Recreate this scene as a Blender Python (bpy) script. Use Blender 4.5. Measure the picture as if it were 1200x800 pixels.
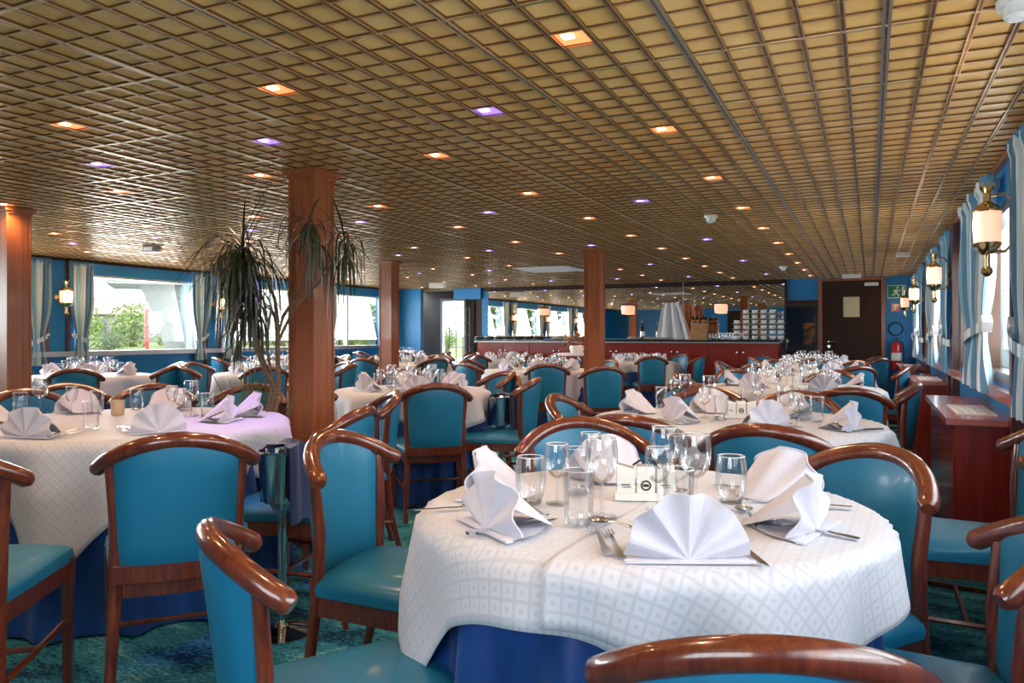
import bpy, math, random
from mathutils import Vector, Matrix
random.seed(7)
sc = bpy.context.scene
for o in list(bpy.data.objects): bpy.data.objects.remove(o)
C = bpy.data.collections.new('dining_deck'); sc.collection.children.link(C)
R = math.radians; PI = math.pi
# ------------------------------------------------------------------ camera, world, light, exposure
EYE = 1.16; CEIL = EYE + .9115; FOC = 900.0
cam = bpy.data.objects.new('camera', bpy.data.cameras.new('camera')); C.objects.link(cam)
cam.location = (0, 0, EYE); cam.rotation_euler = (R(90), 0, R(25))
cam.data.sensor_width = 36; cam.data.lens = 27; cam.data.shift_y = -8/1200
cam.data.clip_start = .02; cam.data.clip_end = 400
sc.camera = cam
w = bpy.data.worlds.new('sky'); sc.world = w; w.use_nodes = True
wn = w.node_tree.nodes; wl = w.node_tree.links
bg = wn['Background']
tc = wn.new('ShaderNodeTexCoord'); nz = wn.new('ShaderNodeTexNoise'); nz.inputs['Scale'].default_value = 2.2; nz.inputs['Detail'].default_value = 4
cr = wn.new('ShaderNodeValToRGB'); cr.color_ramp.elements[0].color = (.80, .90, 1, 1); cr.color_ramp.elements[1].color = (1, 1, 1, 1)
wl.new(tc.outputs['Generated'], nz.inputs['Vector']); wl.new(nz.outputs['Fac'], cr.inputs['Fac']); wl.new(cr.outputs['Color'], bg.inputs['Color'])
bg.inputs['Strength'].default_value = 7.0
sc.view_settings.view_transform = 'Standard'; sc.view_settings.look = 'None'
sc.view_settings.gamma = 1; sc.view_settings.use_curve_mapping = False
sc.view_settings.exposure = 0.12
sc.cycles.transparent_max_bounces = 40
def area(name, loc, rot, sx, sy, power, col=(1, 1, 1)):
    l = bpy.data.lights.new(name, 'AREA'); l.shape = 'RECTANGLE'; l.size = sx; l.size_y = sy; l.energy = power; l.color = col
    o = bpy.data.objects.new(name, l); C.objects.link(o); o.location = loc; o.rotation_euler = [R(a) for a in rot]; return o
area('rear_fill', (-.45, -1.05, 1.45), (96, 0, 0), 1.6, 1.0, 11, (.93, .97, 1))  # added fill lamp behind the camera, brightens the foreground
area('daylight_right', (.9, 1.6, 1.5), (100, 0, 90), 3.0, 1.0, 40, (.90, .95, 1))
for k in range(3): area('daylight_right', (.9, 5.7+3.2*k, 1.5), (104, 0, 90), 2.2, .9, 45, (.90, .95, 1))
for k in range(5): area('daylight_left', (-9.0, 2.4+2.37*k, 1.5), (104, 0, -90), 1.7, .9, 110, (.93, .97, 1))

# ------------------------------------------------------------------ helpers
COS, SIN = math.cos(R(25)), math.sin(R(25))
def at(x, y, z):
    """ray of a photograph pixel met with the level plane z"""
    d = (EYE-z)*FOC/(y-392.0); u = (x-600)/FOC
    return Vector((d*(-SIN+u*COS), d*(COS+u*SIN), z))
class MB:
    def __init__(s): s.v = []; s.f = []; s.uv = None
    def add(s, vs, fs):
        n = len(s.v); s.v += [tuple(p) for p in vs]; s.f += [tuple(i+n for i in f) for f in fs]; return s
    def box(s, x0, x1, y0, y1, z0, z1, M=None):
        vs = [(x, y, z) for z in (z0, z1) for y in (y0, y1) for x in (x0, x1)]
        if M: vs = [M @ Vector(p) for p in vs]
        return s.add(vs, [(0, 2, 3, 1), (4, 5, 7, 6), (0, 1, 5, 4), (2, 6, 7, 3), (0, 4, 6, 2), (1, 3, 7, 5)])
    def cbox(s, c, d, rot=None):
        M = Matrix.Translation(c)
        if rot: M = M @ rot.to_4x4()
        return s.box(-d[0]/2, d[0]/2, -d[1]/2, d[1]/2, -d[2]/2, d[2]/2, M)
    def lathe(s, prof, n=16, c=(0, 0, 0), M=None, cap=True):
        vs = []; fs = []; m = len(prof)
        for i in range(n):
            a = 2*PI*i/n
            for r, z in prof:
                p = Vector((c[0]+r*math.cos(a), c[1]+r*math.sin(a), c[2]+z)); vs.append(M @ p if M else p)
        for i in range(n):
            j = (i+1) % n
            for k in range(m-1): fs.append((i*m+k, j*m+k, j*m+k+1, i*m+k+1))
        if cap: fs.append(tuple(i*m for i in range(n))[::-1]); fs.append(tuple(i*m+m-1 for i in range(n)))
        return s.add(vs, fs)
    def tube(s, pts, rad, n=8, up=Vector((0, 0, 1)), oval=1.0, closed=False, sq=False):
        """sweep; rad number or list; oval scales the side axis"""
        pts = [Vector(p) for p in pts]; m = len(pts); vs = []; fs = []
        if not isinstance(rad, (list, tuple)): rad = [rad]*m
        for i, p in enumerate(pts):
            if closed: t = pts[(i+1) % m]-pts[i-1]
            else: t = pts[min(i+1, m-1)]-pts[max(i-1, 0)]
            t.normalize(); u = up
            if abs(t.dot(u)) > .95: u = Vector((0, 1, 0))
            a = t.cross(u).normalized(); b = a.cross(t).normalized()
            for k in range(n):
                th = 2*PI*(k+(.5 if sq else 0))/n; q = 1.0
                vs.append(p + (a*math.cos(th)*oval + b*math.sin(th))*rad[i]*(1.414 if sq else 1))
        for i in range(m if closed else m-1):
            j = (i+1) % m
            for k in range(n):
                l = (k+1) % n; fs.append((i*n+k, i*n+l, j*n+l, j*n+k))
        if not closed:
            fs.append(tuple(range(n))[::-1]); fs.append(tuple((m-1)*n+k for k in range(n)))
        return s.add(vs, fs)
    def grid(s, fn, nu, nv):
        vs = [fn(i/nu, j/nv) for j in range(nv+1) for i in range(nu+1)]
        fs = [(j*(nu+1)+i, j*(nu+1)+i+1, (j+1)*(nu+1)+i+1, (j+1)*(nu+1)+i) for j in range(nv) for i in range(nu)]
        return s.add(vs, fs)
    def prism(s, poly, z0, z1, cap=True):
        n = len(poly); vs = [(x, y, z0) for x, y in poly]+[(x, y, z1) for x, y in poly]
        fs = [(i, (i+1) % n, n+(i+1) % n, n+i) for i in range(n)]
        if cap: fs += [tuple(range(n))[::-1], tuple(range(n, 2*n))]
        return s.add(vs, fs)
    def mesh(s, name, mat, smooth=True, ang=40):
        me = bpy.data.meshes.new(name); me.from_pydata(s.v, [], s.f); me.update()
        import bmesh as _b
        bm = _b.new(); bm.from_mesh(me); _b.ops.recalc_face_normals(bm, faces=bm.faces); bm.to_mesh(me); bm.free()
        if mat: me.materials.append(mat)
        if smooth:
            me.polygons.foreach_set('use_smooth', [True]*len(me.polygons))
            me.set_sharp_from_angle(angle=R(ang))
        return me
def link(name, me, parent=None, loc=None, **kw):
    o = bpy.data.objects.new(name, me); C.objects.link(o)
    if parent: o.parent = parent
    if loc is not None: o.location = loc
    for k, v in kw.items():
        if v: o[k] = v
    return o
def obj(name, mb, mat, parent=None, smooth=True, ang=40, **kw):
    return link(name, mb.mesh(name, mat, smooth, ang), parent, **kw)
def empty(name, loc=(0, 0, 0), rz=0, **kw):
    o = link(name, None, None, loc, **kw); o.rotation_euler = (0, 0, rz); o.empty_display_size = .1; return o
def struct(name, mb, mat, **kw): return obj(name, mb, mat, kind='structure', **kw)
def copy_tree(o, parent=None):
    c = o.copy(); C.objects.link(c)
    if parent: c.parent = parent
    for ch in [x for x in KIDS.get(o.name, [])]: copy_tree(ch, c)
    return c
KIDS = {}
def register(root):
    KIDS.clear()
    for x in C.objects:
        if x.parent: KIDS.setdefault(x.parent.name, []).append(x)
def dup(proto, loc, rz, label=None, group=None, tilt=None):
    c = proto.copy(); C.objects.link(c); c.scale = (1, 1, 1); c.location = loc; c.rotation_euler = (0, 0, rz) if tilt is None else tilt
    for ch in PARTS.get(proto.name, []):
        d = ch.copy(); C.objects.link(d); d.parent = c
        for g in PARTS.get(ch.name, []):
            e = g.copy(); C.objects.link(e); e.parent = d
    if label: c['label'] = label
    if group: c['group'] = group
    return c
PARTS = {}
def reg(root):
    PARTS[root.name] = list(root.children)
    for ch in root.children: PARTS[ch.name] = list(ch.children)
    return root
USED = set()
NTH = ['first', 'second', 'third', 'fourth', 'fifth', 'sixth', 'seventh', 'eighth', 'ninth', 'tenth', 'eleventh']
def use(proto, loc, rz, label, group=None):
    """the first placement moves the prototype itself"""
    if proto.name not in USED:
        USED.add(proto.name); proto.location = loc; proto.rotation_euler = (0, 0, rz); proto['label'] = label
        if group: proto['group'] = group
        return proto
    return dup(proto, loc, rz, label, group)

# ------------------------------------------------------------------ materials
def mat(name, col, rough=.5, metal=0, coat=0, spec=.5, emit=None, es=0, sheen=0):
    m = bpy.data.materials.new(name); m.use_nodes = True; b = m.node_tree.nodes['Principled BSDF']
    b.inputs['Base Color'].default_value = (*col, 1); b.inputs['Roughness'].default_value = rough; b.inputs['Metallic'].default_value = metal
    b.inputs['Coat Weight'].default_value = coat; b.inputs['Coat Roughness'].default_value = .08; b.inputs['Specular IOR Level'].default_value = spec
    b.inputs['Sheen Weight'].default_value = sheen
    if emit: b.inputs['Emission Color'].default_value = (*emit, 1); b.inputs['Emission Strength'].default_value = es
    return m
def nd(m, t, **kw):
    n = m.node_tree.nodes.new(t)
    for k, v in kw.items():
        if k in n.inputs.keys(): n.inputs[k].default_value = v
        else: setattr(n, k, v)
    return n
def lk(m, a, b): m.node_tree.links.new(a, b)
def bsdf(m): return m.node_tree.nodes['Principled BSDF']
def ramp(m, fac, stops):
    r = nd(m, 'ShaderNodeValToRGB'); e = r.color_ramp.elements
    while len(e) < len(stops): e.new(.5)
    for i, (p, c) in enumerate(stops): e[i].position = p; e[i].color = (*c, 1)
    lk(m, fac, r.inputs['Fac']); return r
def noise_col(m, stops, scale=(1, 1, 1), ns=5, detail=4, coord='Object', rough=.6, bump=0, dist=0):
    t = nd(m, 'ShaderNodeTexCoord'); mp = nd(m, 'ShaderNodeMapping'); mp.inputs['Scale'].default_value = scale
    n = nd(m, 'ShaderNodeTexNoise'); n.inputs['Scale'].default_value = ns; n.inputs['Detail'].default_value = detail; n.inputs['Roughness'].default_value = rough; n.inputs['Distortion'].default_value = dist
    lk(m, t.outputs[coord], mp.inputs['Vector']); lk(m, mp.outputs['Vector'], n.inputs['Vector'])
    r = ramp(m, n.outputs['Fac'], stops); lk(m, r.outputs['Color'], bsdf(m).inputs['Base Color'])
    if bump:
        b = nd(m, 'ShaderNodeBump'); b.inputs['Strength'].default_value = bump; b.inputs['Distance'].default_value = .01
        lk(m, n.outputs['Fac'], b.inputs['Height']); lk(m, b.outputs['Normal'], bsdf(m).inputs['Normal'])
    return m
wood = noise_col(mat('polished_mahogany', (.2, .05, .02), .28, coat=.8), [(.3, (.065, .010, .004)), (.5, (.125, .022, .008)), (.72, (.20, .045, .014))], (9, 9, 1.2), 5, 5, dist=1.2)
colwood = noise_col(mat('column_wood', (.3, .09, .03), .36, coat=.35), [(.3, (.22, .055, .014)), (.55, (.32, .09, .024)), (.75, (.40, .13, .04))], (14, 14, .5), 4, 4, dist=.6)
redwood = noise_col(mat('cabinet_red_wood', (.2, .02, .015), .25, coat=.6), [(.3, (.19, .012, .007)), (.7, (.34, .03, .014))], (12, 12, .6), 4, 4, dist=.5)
darkwood = noise_col(mat('dark_door_wood', (.05, .02, .012), .5, spec=.25), [(.3, (.030, .012, .008)), (.7, (.052, .02, .013))], (10, 10, .5), 4)
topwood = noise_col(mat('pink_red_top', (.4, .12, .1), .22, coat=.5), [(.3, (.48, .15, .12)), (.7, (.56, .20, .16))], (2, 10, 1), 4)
vinyl = noise_col(mat('blue_vinyl', (.02, .22, .38), .42, coat=.1), [(.3, (.008, .16, .295)), (.7, (.012, .185, .34))], (1, 1, 1), 3)
linen = mat('white_linen', (.66, .66, .70), .75, sheen=.3)
napk = noise_col(mat('napkin_linen', (.8, .78, .86), .8, sheen=.3), [(.3, (.57, .56, .65)), (.7, (.63, .62, .71))], (1, 1, 1), 30, bump=.05)
navy = noise_col(mat('blue_underskirt', (.01, .05, .22), .45, sheen=.1), [(.3, (.003, .035, .17)), (.7, (.006, .06, .27))], (1, 1, 1), 4)
navyn = mat('navy_cloth', (.012, .03, .10), .75, sheen=.3)
steel = mat('cutlery_steel', (.70, .74, .80), .2, 1)
chrome = mat('chrome', (.75, .76, .78), .08, 1)
brass = mat('aged_brass', (.62, .47, .25), .18, 1)
gold = mat('golden_grid_bar', (.66, .50, .30), .32, 1)
goldm = mat('grid_runner', (.80, .68, .46), .28, 1)
greym = mat('grey_steel_runner', (.50, .50, .46), .38, 1)
backing = noise_col(mat('ceiling_backing', (.42, .28, .10), .38, spec=.5), [(.35, (.78, .45, .12)), (.65, (.88, .58, .21))], (1, 1, 1), 1.2, 2)
whitep = mat('white_plastic', (.8, .8, .78), .4)
ceram = mat('white_ceramic', (.82, .81, .76), .15, coat=.5)
bluewall = noise_col(mat('blue_wall', (.01, .14, .35), .45), [(.3, (.006, .19, .46)), (.7, (.008, .22, .52))], (1, 1, 1), 3)
black = mat('black', (.015, .015, .016), .4)
redm = mat('red_paint', (.5, .012, .01), .3, coat=.5)
green = mat('exit_green', (.0, .25, .10), .5)
gluec = mat('leaf_green', (.05, .10, .02), .4)
leafm = noise_col(mat('dracaena_leaf', (.06, .12, .02), .38), [(.3, (.012, .018, .006)), (.6, (.03, .045, .012)), (.8, (.09, .09, .03))], (1, 1, 1), 6)
bark = noise_col(mat('cane_bark', (.25, .16, .08), .8), [(.3, (.07, .045, .02)), (.7, (.19, .13, .06))], (3, 3, 20), 6, bump=.3)
drape = mat('white_voile', (.85, .86, .88), .7, sheen=.3)
salmon = mat('salmon_cloth', (.75, .30, .16), .7, sheen=.3)
frostw = mat('alu_frame', (.55, .56, .57), .35, .8)
brownfr = mat('brown_frame', (.11, .045, .02), .35, coat=.3)
mirr = mat('mirror_glass', (.86, .88, .86), 0.0, 1)
darkglass = mat('dark_glass', (.012, .010, .009), .08, spec=.6)
# carpet
carpet = mat('carpet', (.02, .15, .18), .95, spec=.1)
t = nd(carpet, 'ShaderNodeTexCoord'); n1 = nd(carpet, 'ShaderNodeTexNoise'); n1.inputs['Scale'].default_value = 3.2; n1.inputs['Detail'].default_value = 5; n1.inputs['Distortion'].default_value = .8
mp = nd(carpet, 'ShaderNodeMapping'); mp.inputs['Rotation'].default_value = (0, 0, R(25)); mp.inputs['Scale'].default_value = (1, 2.2, 1)
n2 = nd(carpet, 'ShaderNodeTexNoise'); n2.inputs['Scale'].default_value = 38; n2.inputs['Detail'].default_value = 3; n2.inputs['Roughness'].default_value = .8
lk(carpet, t.outputs['Object'], mp.inputs['Vector']); lk(carpet, mp.outputs['Vector'], n1.inputs['Vector']); lk(carpet, mp.outputs['Vector'], n2.inputs['Vector'])
mx = nd(carpet, 'ShaderNodeMath', operation='MULTIPLY_ADD'); mx.inputs[1].default_value = .55; lk(carpet, n2.outputs['Fac'], mx.inputs[0])
mh = nd(carpet, 'ShaderNodeMath', operation='MULTIPLY'); mh.inputs[1].default_value = .5; lk(carpet, n1.outputs['Fac'], mh.inputs[0]); lk(carpet, mh.outputs[0], mx.inputs[2])
r_ = ramp(carpet, mx.outputs[0], [(.43, (.006, .025, .07)), (.485, (.018, .11, .16)), (.525, (.04, .26, .34)), (.56, (.02, .13, .18)), (.60, (.07, .38, .48)), (.66, (.34, .5, .5))])
lk(carpet, r_.outputs['Color'], bsdf(carpet).inputs['Base Color'])
bp = nd(carpet, 'ShaderNodeBump'); bp.inputs['Strength'].default_value = .6; bp.inputs['Distance'].default_value = .01; lk(carpet, n2.outputs['Fac'], bp.inputs['Height']); lk(carpet, bp.outputs['Normal'], bsdf(carpet).inputs['Normal'])
# damask cloth: woven squares in cloth coordinates
damask = mat('damask_tablecloth', (.8, .8, .83), .7, sheen=.2)
uvn = nd(damask, 'ShaderNodeUVMap'); sp = nd(damask, 'ShaderNodeSeparateXYZ'); lk(damask, uvn.outputs['UV'], sp.inputs[0])
def M2(m, op, a, b=None, c=None):
    n = nd(m, 'ShaderNodeMath', operation=op)
    for i, x in enumerate((a, b, c)):
        if x is None: continue
        if hasattr(x, 'is_linked'): lk(m, x, n.inputs[i])
        else: n.inputs[i].default_value = x
    return n.outputs[0]
def dist(m, s):
    f = M2(m, 'FRACT', M2(m, 'MULTIPLY', s, 31.0)); return M2(m, 'ABSOLUTE', M2(m, 'SUBTRACT', f, .5))
du, dv = dist(damask, sp.outputs['X']), dist(damask, sp.outputs['Y'])
mxx = M2(damask, 'MAXIMUM', du, dv)
line = M2(damask, 'GREATER_THAN', mxx, .40); core = M2(damask, 'LESS_THAN', mxx, .13)
pat = M2(damask, 'MAXIMUM', line, core)
mc = nd(damask, 'ShaderNodeMix', data_type='RGBA'); mc.inputs[6].default_value = (.60, .61, .67, 1); mc.inputs[7].default_value = (.51, .53, .60, 1)
lk(damask, pat, mc.inputs[0]); lk(damask, mc.outputs[2], bsdf(damask).inputs['Base Color'])
rr = M2(damask, 'MULTIPLY_ADD', pat, -.25, .75); lk(damask, rr, bsdf(damask).inputs['Roughness'])
# thin clear glass
def glassmat(name, tint=(1, 1, 1), lo=.06, hi=.75, rough=.02):
    m = bpy.data.materials.new(name); m.use_nodes = True; nt = m.node_tree; nt.nodes.remove(bsdf(m))
    tr = nd(m, 'ShaderNodeBsdfTransparent'); tr.inputs[0].default_value = (*tint, 1)
    gl = nd(m, 'ShaderNodeBsdfGlossy'); gl.inputs['Roughness'].default_value = rough
    lw = nd(m, 'ShaderNodeFresnel'); lw.inputs['IOR'].default_value = 1.5
    mr = nd(m, 'ShaderNodeMapRange'); mr.inputs['To Min'].default_value = lo; mr.inputs['To Max'].default_value = hi
    mxs = nd(m, 'ShaderNodeMixShader'); lk(m, lw.outputs[0], mr.inputs['Value']); lk(m, mr.outputs[0], mxs.inputs[0])
    lk(m, tr.outputs[0], mxs.inputs[1]); lk(m, gl.outputs[0], mxs.inputs[2]); lk(m, mxs.outputs[0], nt.nodes['Material Output'].inputs['Surface']); return m
glass = glassmat('clear_table_glass', (.97, .98, .985), .07, .60, .05)
pane = glassmat('window_glass', (.97, .98, .98), .0, .6)
# striped curtain in uv
curt = mat('striped_curtain', (.5, .6, .7), .8, sheen=.2)
uvn = nd(curt, 'ShaderNodeUVMap'); sp = nd(curt, 'ShaderNodeSeparateXYZ'); lk(curt, uvn.outputs['UV'], sp.inputs[0])
fr = M2(curt, 'FRACT', M2(curt, 'MULTIPLY', sp.outputs['X'], 4.0))
r_ = ramp(curt, fr, [(0, (.10, .26, .42)), (.17, (.72, .76, .76)), (.34, (.30, .55, .66)), (.48, (.62, .72, .74)), (.60, (.78, .80, .78)), (.84, (.06, .20, .38)), (.92, (.42, .44, .42))]); r_.color_ramp.interpolation = 'CONSTANT'
lk(curt, r_.outputs['Color'], bsdf(curt).inputs['Base Color'])
bsdf(curt).inputs['Transmission Weight'].default_value = 0
shade = mat('lit_pink_shade', (.9, .75, .65), .5, emit=(1, .50, .30), es=.85)

# ------------------------------------------------------------------ setting
XL, XR, YB, YF = -8.7, .64, -.95, 13.4
struct('floor', MB().box(XL-.1, XR+.1, YB-.1, 16.2, -.05, 0), carpet, smooth=False)
ceil = struct('ceiling', MB().box(XL-.1, XR+.1, YB-.1, 16.2, CEIL+.009, CEIL+.09), backing, smooth=False)
PCH = .1165; GX0 = .044; GY0 = 1.939
def bar_mesh(L, w_, h, lip, m, name):
    b = MB().box(-w_/2, w_/2, 0, L, 0, h)
    if lip:
        b.box(-w_/2, -w_/2+lip, 0, L, -.004, 0); b.box(w_/2-lip, w_/2, 0, L, -.004, 0)
    else: b.box(-w_/2, w_/2, 0, L, -.002, 0)
    me = b.mesh(name, barbody, False); me.materials.append(m)
    for i_, p_ in enumerate(me.polygons): p_.material_index = 0 if i_ < 6 else 1
    return me
barbody = mat('bronze_bar_web', (.20, .10, .045), .3, .7)
LY = YF-YB; LX = XR-XL
long_me = bar_mesh(LY, .015, .007, .003, gold, 'ceiling_bar'); main_me = bar_mesh(LY, .021, .009, .006, goldm, 'ceiling_runner'); grey_me = bar_mesh(LY, .025, .009, .009, greym, 'ceiling_runner')
cross_me = bar_mesh(LX, .0045, .006, 0, gold, 'cross_bar'); crossm_me = bar_mesh(LX, .010, .007, .004, goldm, 'cross_runner')
i = int((XL-GX0)/PCH)
while GX0+i*PCH < XR:
    x = GX0+i*PCH
    if x > XL:
        me = (grey_me if i in (0, -5) else main_me) if i % 5 == 0 else long_me
        link('ceiling_runner' if i % 5 == 0 else 'ceiling_bar', me, ceil, (x, YB, CEIL))
    i += 1
i = int((YB-GY0)/PCH)
while GY0+i*PCH < YF:
    y = GY0+i*PCH
    if y > YB:
        o = link('cross_runner' if i % 5 == 0 else 'cross_bar', crossm_me if i % 5 == 0 else cross_me, ceil, (XR, y, CEIL+.002)); o.rotation_euler = (0, 0, R(90))
    i += 1

# window walls --------------------------------------------------
def hole_wall(mb, axis, pos, th, a0, a1, z0, z1, holes):
    """wall slab at constant x (axis 'x') or y, with rectangular holes (s0,s1,zb,zt)"""
    def b(s0, s1, zb, zt):
        if s1-s0 < 1e-4 or zt-zb < 1e-4: return
        if axis == 'x': mb.box(pos, pos+th, s0, s1, zb, zt)
        else: mb.box(s0, s1, pos, pos+th, zb, zt)
    cur = a0
    for (s0, s1, zb, zt) in sorted(holes):
        b(cur, s0, z0, z1); b(s0, s1, z0, zb); b(s0, s1, zt, z1); cur = s1
    b(cur, a1, z0, z1)
LZ0, LZ1 = .93, 1.90
lp = [1.21+2.37*k for k in range(5)]+[13.06]          # left pillars
LW = [(p+.22, p+2.15, LZ0, LZ1) for p in lp[:5]]
mb = MB(); hole_wall(mb, 'x', XL-.12, .12, YB, 13.1, 0, CEIL+.05, LW); struct('wall_left', mb, bluewall, smooth=False)
RZ0, RZ1 = .90, 1.86
RW = [(-.2, 3.75, RZ0, RZ1), (4.3, 6.95, RZ0, RZ1), (7.5, 10.2, RZ0, RZ1), (10.75, 13.0, RZ0, RZ1)]
mb = MB(); hole_wall(mb, 'x', XR, .12, YB, 16.2, 0, CEIL+.05, RW); struct('wall_right', mb, bluewall, smooth=False)
mb = MB(); hole_wall(mb, 'y', YB-.12, .12, XL-.12, XR+.12, 0, CEIL+.05, [(-1.35, .4, .9, 1.9)]); struct('wall_rear', mb, bluewall, smooth=False)  # opening in the unseen part of this wall, added to light the foreground
mb = MB(); hole_wall(mb, 'y', YF, .12, -6.9, XR, 0, CEIL+.05, []); struct('wall_front', mb, bluewall, smooth=False)
struct('wall_alcove_left', MB().box(XL-.5, -8.12, 13.1, 13.22, 0, CEIL+.05), bluewall, smooth=False)
greyw = noise_col(mat('grey_alcove', (.2, .18, .17), .5), [(.3, (.16, .13, .12)), (.7, (.26, .23, .21))], (1, 1, .4), 2)
struct('wall_alcove_side', MB().box(-9.2, -9.1, 13.1, 14.5, 0, CEIL+.05), greyw, smooth=False)
struct('wall_alcove_right', MB().box(-7.02, -6.9, 13.4, 14.5, 0, CEIL+.05), darkwood, smooth=False)
mb = MB(); hole_wall(mb, 'y', 14.3, .12, -9.2, -6.9, 0, CEIL+.05, [(-8.34, -7.72, .5, 1.92)]); struct('wall_alcove_end', mb, greyw, smooth=False)
struct('trim_1', MB().box(-7.5, -6.9, 13.34, 13.42, 1.86, CEIL+.04), bluewall, smooth=False)
obj_panel = struct('door_3', MB().box(-7.5, -7.15, 14.2, 14.29, 0, 1.9), darkwood, smooth=False)
def window(n, axis, pos, s0, s1, z0, z1, m, fw=.05, dep=.10, mull=(), off=0):
    """frame as one structure, with panes as parts"""
    mb = MB(); p0, p1 = pos-dep/2, pos+dep/2
    def b(a, b_, c, d, q0=p0, q1=p1):
        if axis == 'x': mb.box(q0, q1, a, b_, c, d)
        else: mb.box(a, b_, q0, q1, c, d)
    b(s0, s1, z0, z0+fw); b(s0, s1, z1-fw, z1); b(s0, s0+fw, z0+fw, z1-fw); b(s1-fw, s1, z0+fw, z1-fw)
    for q in mull: b(q-.02, q+.02, z0+fw, z1-fw)
    o = struct('window_%d' % n, mb, m, smooth=False)
    cuts = [s0+fw]+[q for q in mull]+[s1-fw]
    for a, c in zip(cuts[:-1], cuts[1:]):
        g = MB(); hw = .003
        if axis == 'x': g.box(pos-hw, pos+hw, a, c, z0+fw, z1-fw)
        else: g.box(a, c, pos-hw, pos+hw, z0+fw, z1-fw)
        obj('pane', g, pane, o, smooth=False)
    return o
wi = 1
for (a, b, c, d) in LW:
    window(wi, 'x', XL-.05, a, b, c, d, frostw, .03, .08, mull=(() if wi != 5 else (a+.62,))); wi += 1
for (a, b, c, d) in RW:
    window(wi, 'x', XR+.05, a, b, c, d, brownfr, .055, .10, mull=((a+b)/2,)); wi += 1
window(wi, 'y', YB-.06, -1.35, .4, .9, 1.9, brownfr, .05, .1, mull=(-.5,)); wi += 1  # added window behind the camera, out of view, lets light onto the foreground
wo = window(wi, 'y', 14.3, -8.34, -7.72, .5, 1.92, whitep, .05, .1)
k = 1
def trim(mb, m, **kw):
    global k
    k += 1; return struct('trim_%d' % k, mb, m, smooth=False, **kw)
trim(MB().box(XL, XL+.025, YB, 13.1, CEIL-.035, CEIL+.02), darkwood)             # wall/ceiling moulding left
trim(MB().box(XR-.03, XR, YB, YF, CEIL-.03, CEIL+.02), colwood)
trim(MB().box(XL, XL+.06, YB, 13.1, .90, .96), frostw)
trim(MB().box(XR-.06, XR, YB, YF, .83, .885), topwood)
struct('baseboard_left', MB().box(XL, XL+.02, YB, 13.1, 0, .1), darkwood, smooth=False)
struct('baseboard_right', MB().box(XR-.02, XR, YB, YF, 0, .1), darkwood, smooth=False)
# pillars beside the windows with red-brown edge strips
for p in lp:
    trim(MB().box(XL, XL+.03, p-.16, p-.12, .0, CEIL-.03).box(XL, XL+.03, p+.10, p+.14, .0, CEIL-.03), wood)
for p in (4.0, 7.22, 10.45):
    trim(MB().box(XR-.05, XR, p-.24, p-.17, 0, CEIL-.03).box(XR-.05, XR, p+.17, p+.24, 0, CEIL-.03), wood)
# aft wall door seen in the mirror
mb = MB().box(-4.55, -3.35, YB, YB+.04, 0, 2.0); d1 = struct('door_1', mb, darkwood, smooth=False)
obj('handle', MB().tube([(-4.4, YB+.09, 1.0), (-4.28, YB+.09, 1.0)], .01), chrome, d1)
# front door on the right + closer
d2 = struct('door_2', MB().box(-.70, .16, YF-.05, YF-.005, 0, 2.02), darkwood, smooth=False)
obj('door_frame', MB().box(-.76, -.70, YF-.07, YF, 0, 2.06).box(.16, .21, YF-.07, YF, 0, 2.06).box(-.70, .16, YF-.07, YF, 2.02, 2.06), colwood, d2, smooth=False)
obj('handle', MB().tube([(-.60, YF-.11, 1.05), (-.48, YF-.11, 1.05)], .011).tube([(-.60, YF-.05, 1.05), (-.60, YF-.11, 1.05)], .012), chrome, d2)
obj('lock_plate', MB().lathe([(.001, 0), (.025, 0), (.025, .012), (.001, .012)], 12, M=Matrix.Translation((-.60, YF-.05, .97)) @ Matrix.Rotation(R(90), 4, 'X')), chrome, d2)
obj('door_closer', MB().box(-.08, .12, YF-.10, YF-.05, 1.93, 1.98), whitep, d2, smooth=False)
paper = mat('cream_paper', (.68, .60, .36), .6)
nb = empty('framed_notice', (-.27, YF-.06, 1.6), label='cream framed notice on the dark door beside the counter', category='sign')
obj('notice_sheet', MB().box(-.12, .12, -.008, 0, -.16, .16), paper, nb, smooth=False)
obj('notice_frame', MB().box(-.15, -.12, -.015, 0, -.19, .19).box(.12, .15, -.015, 0, -.19, .19).box(-.12, .12, -.015, 0, .16, .19).box(-.12, .12, -.015, 0, -.19, -.16), darkwood, nb, smooth=False)
# glazed dark cabinet left of the door
gc = empty('glazed_cabinet', (-1.0, YF-.06, 0), label='dark glass-fronted cabinet between counter and dark door', category='cabinet')
obj('cabinet_body', MB().box(-.27, .24, .0, .055, 0, 1.66), black, gc, smooth=False)
obj('glass_door', MB().box(-.25, .22, -.02, -.002, .05, 1.62), darkglass, gc, smooth=False)
obj('header_panel', MB().box(-.27, .24, -.012, .05, 1.66, 1.72), darkwood, gc, smooth=False)
obj('amber_panel', MB().box(.02, .19, -.026, -.021, 1.0, 1.35), noise_col(mat('amber_display', (.2, .06, .01), .4), [(.4, (.02, .01, .004)), (.6, (.35, .10, .01))], (1, 1, 1), 12), gc, smooth=False)  # panel colour mottled from near black to amber

# mirror over the counter
mo = empty('wall_mirror', (-4.0, YF-.012, 0), label='wide wall mirror above the buffet counter', category='mirror')
obj('mirror_pane', MB().box(-2.75, 2.72, -.004, .01, 1.1, 2.0), mirr, mo, smooth=False)
obj('mirror_trim', MB().box(-2.80, 2.76, -.02, .01, 2.0, 2.035).box(2.72, 2.76, -.02, .01, 1.1, 2.0), darkwood, mo, smooth=False)
trim(MB().box(-6.9, -1.24, YF-.02, YF, 2.04, CEIL+.02), darkwood)

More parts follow.
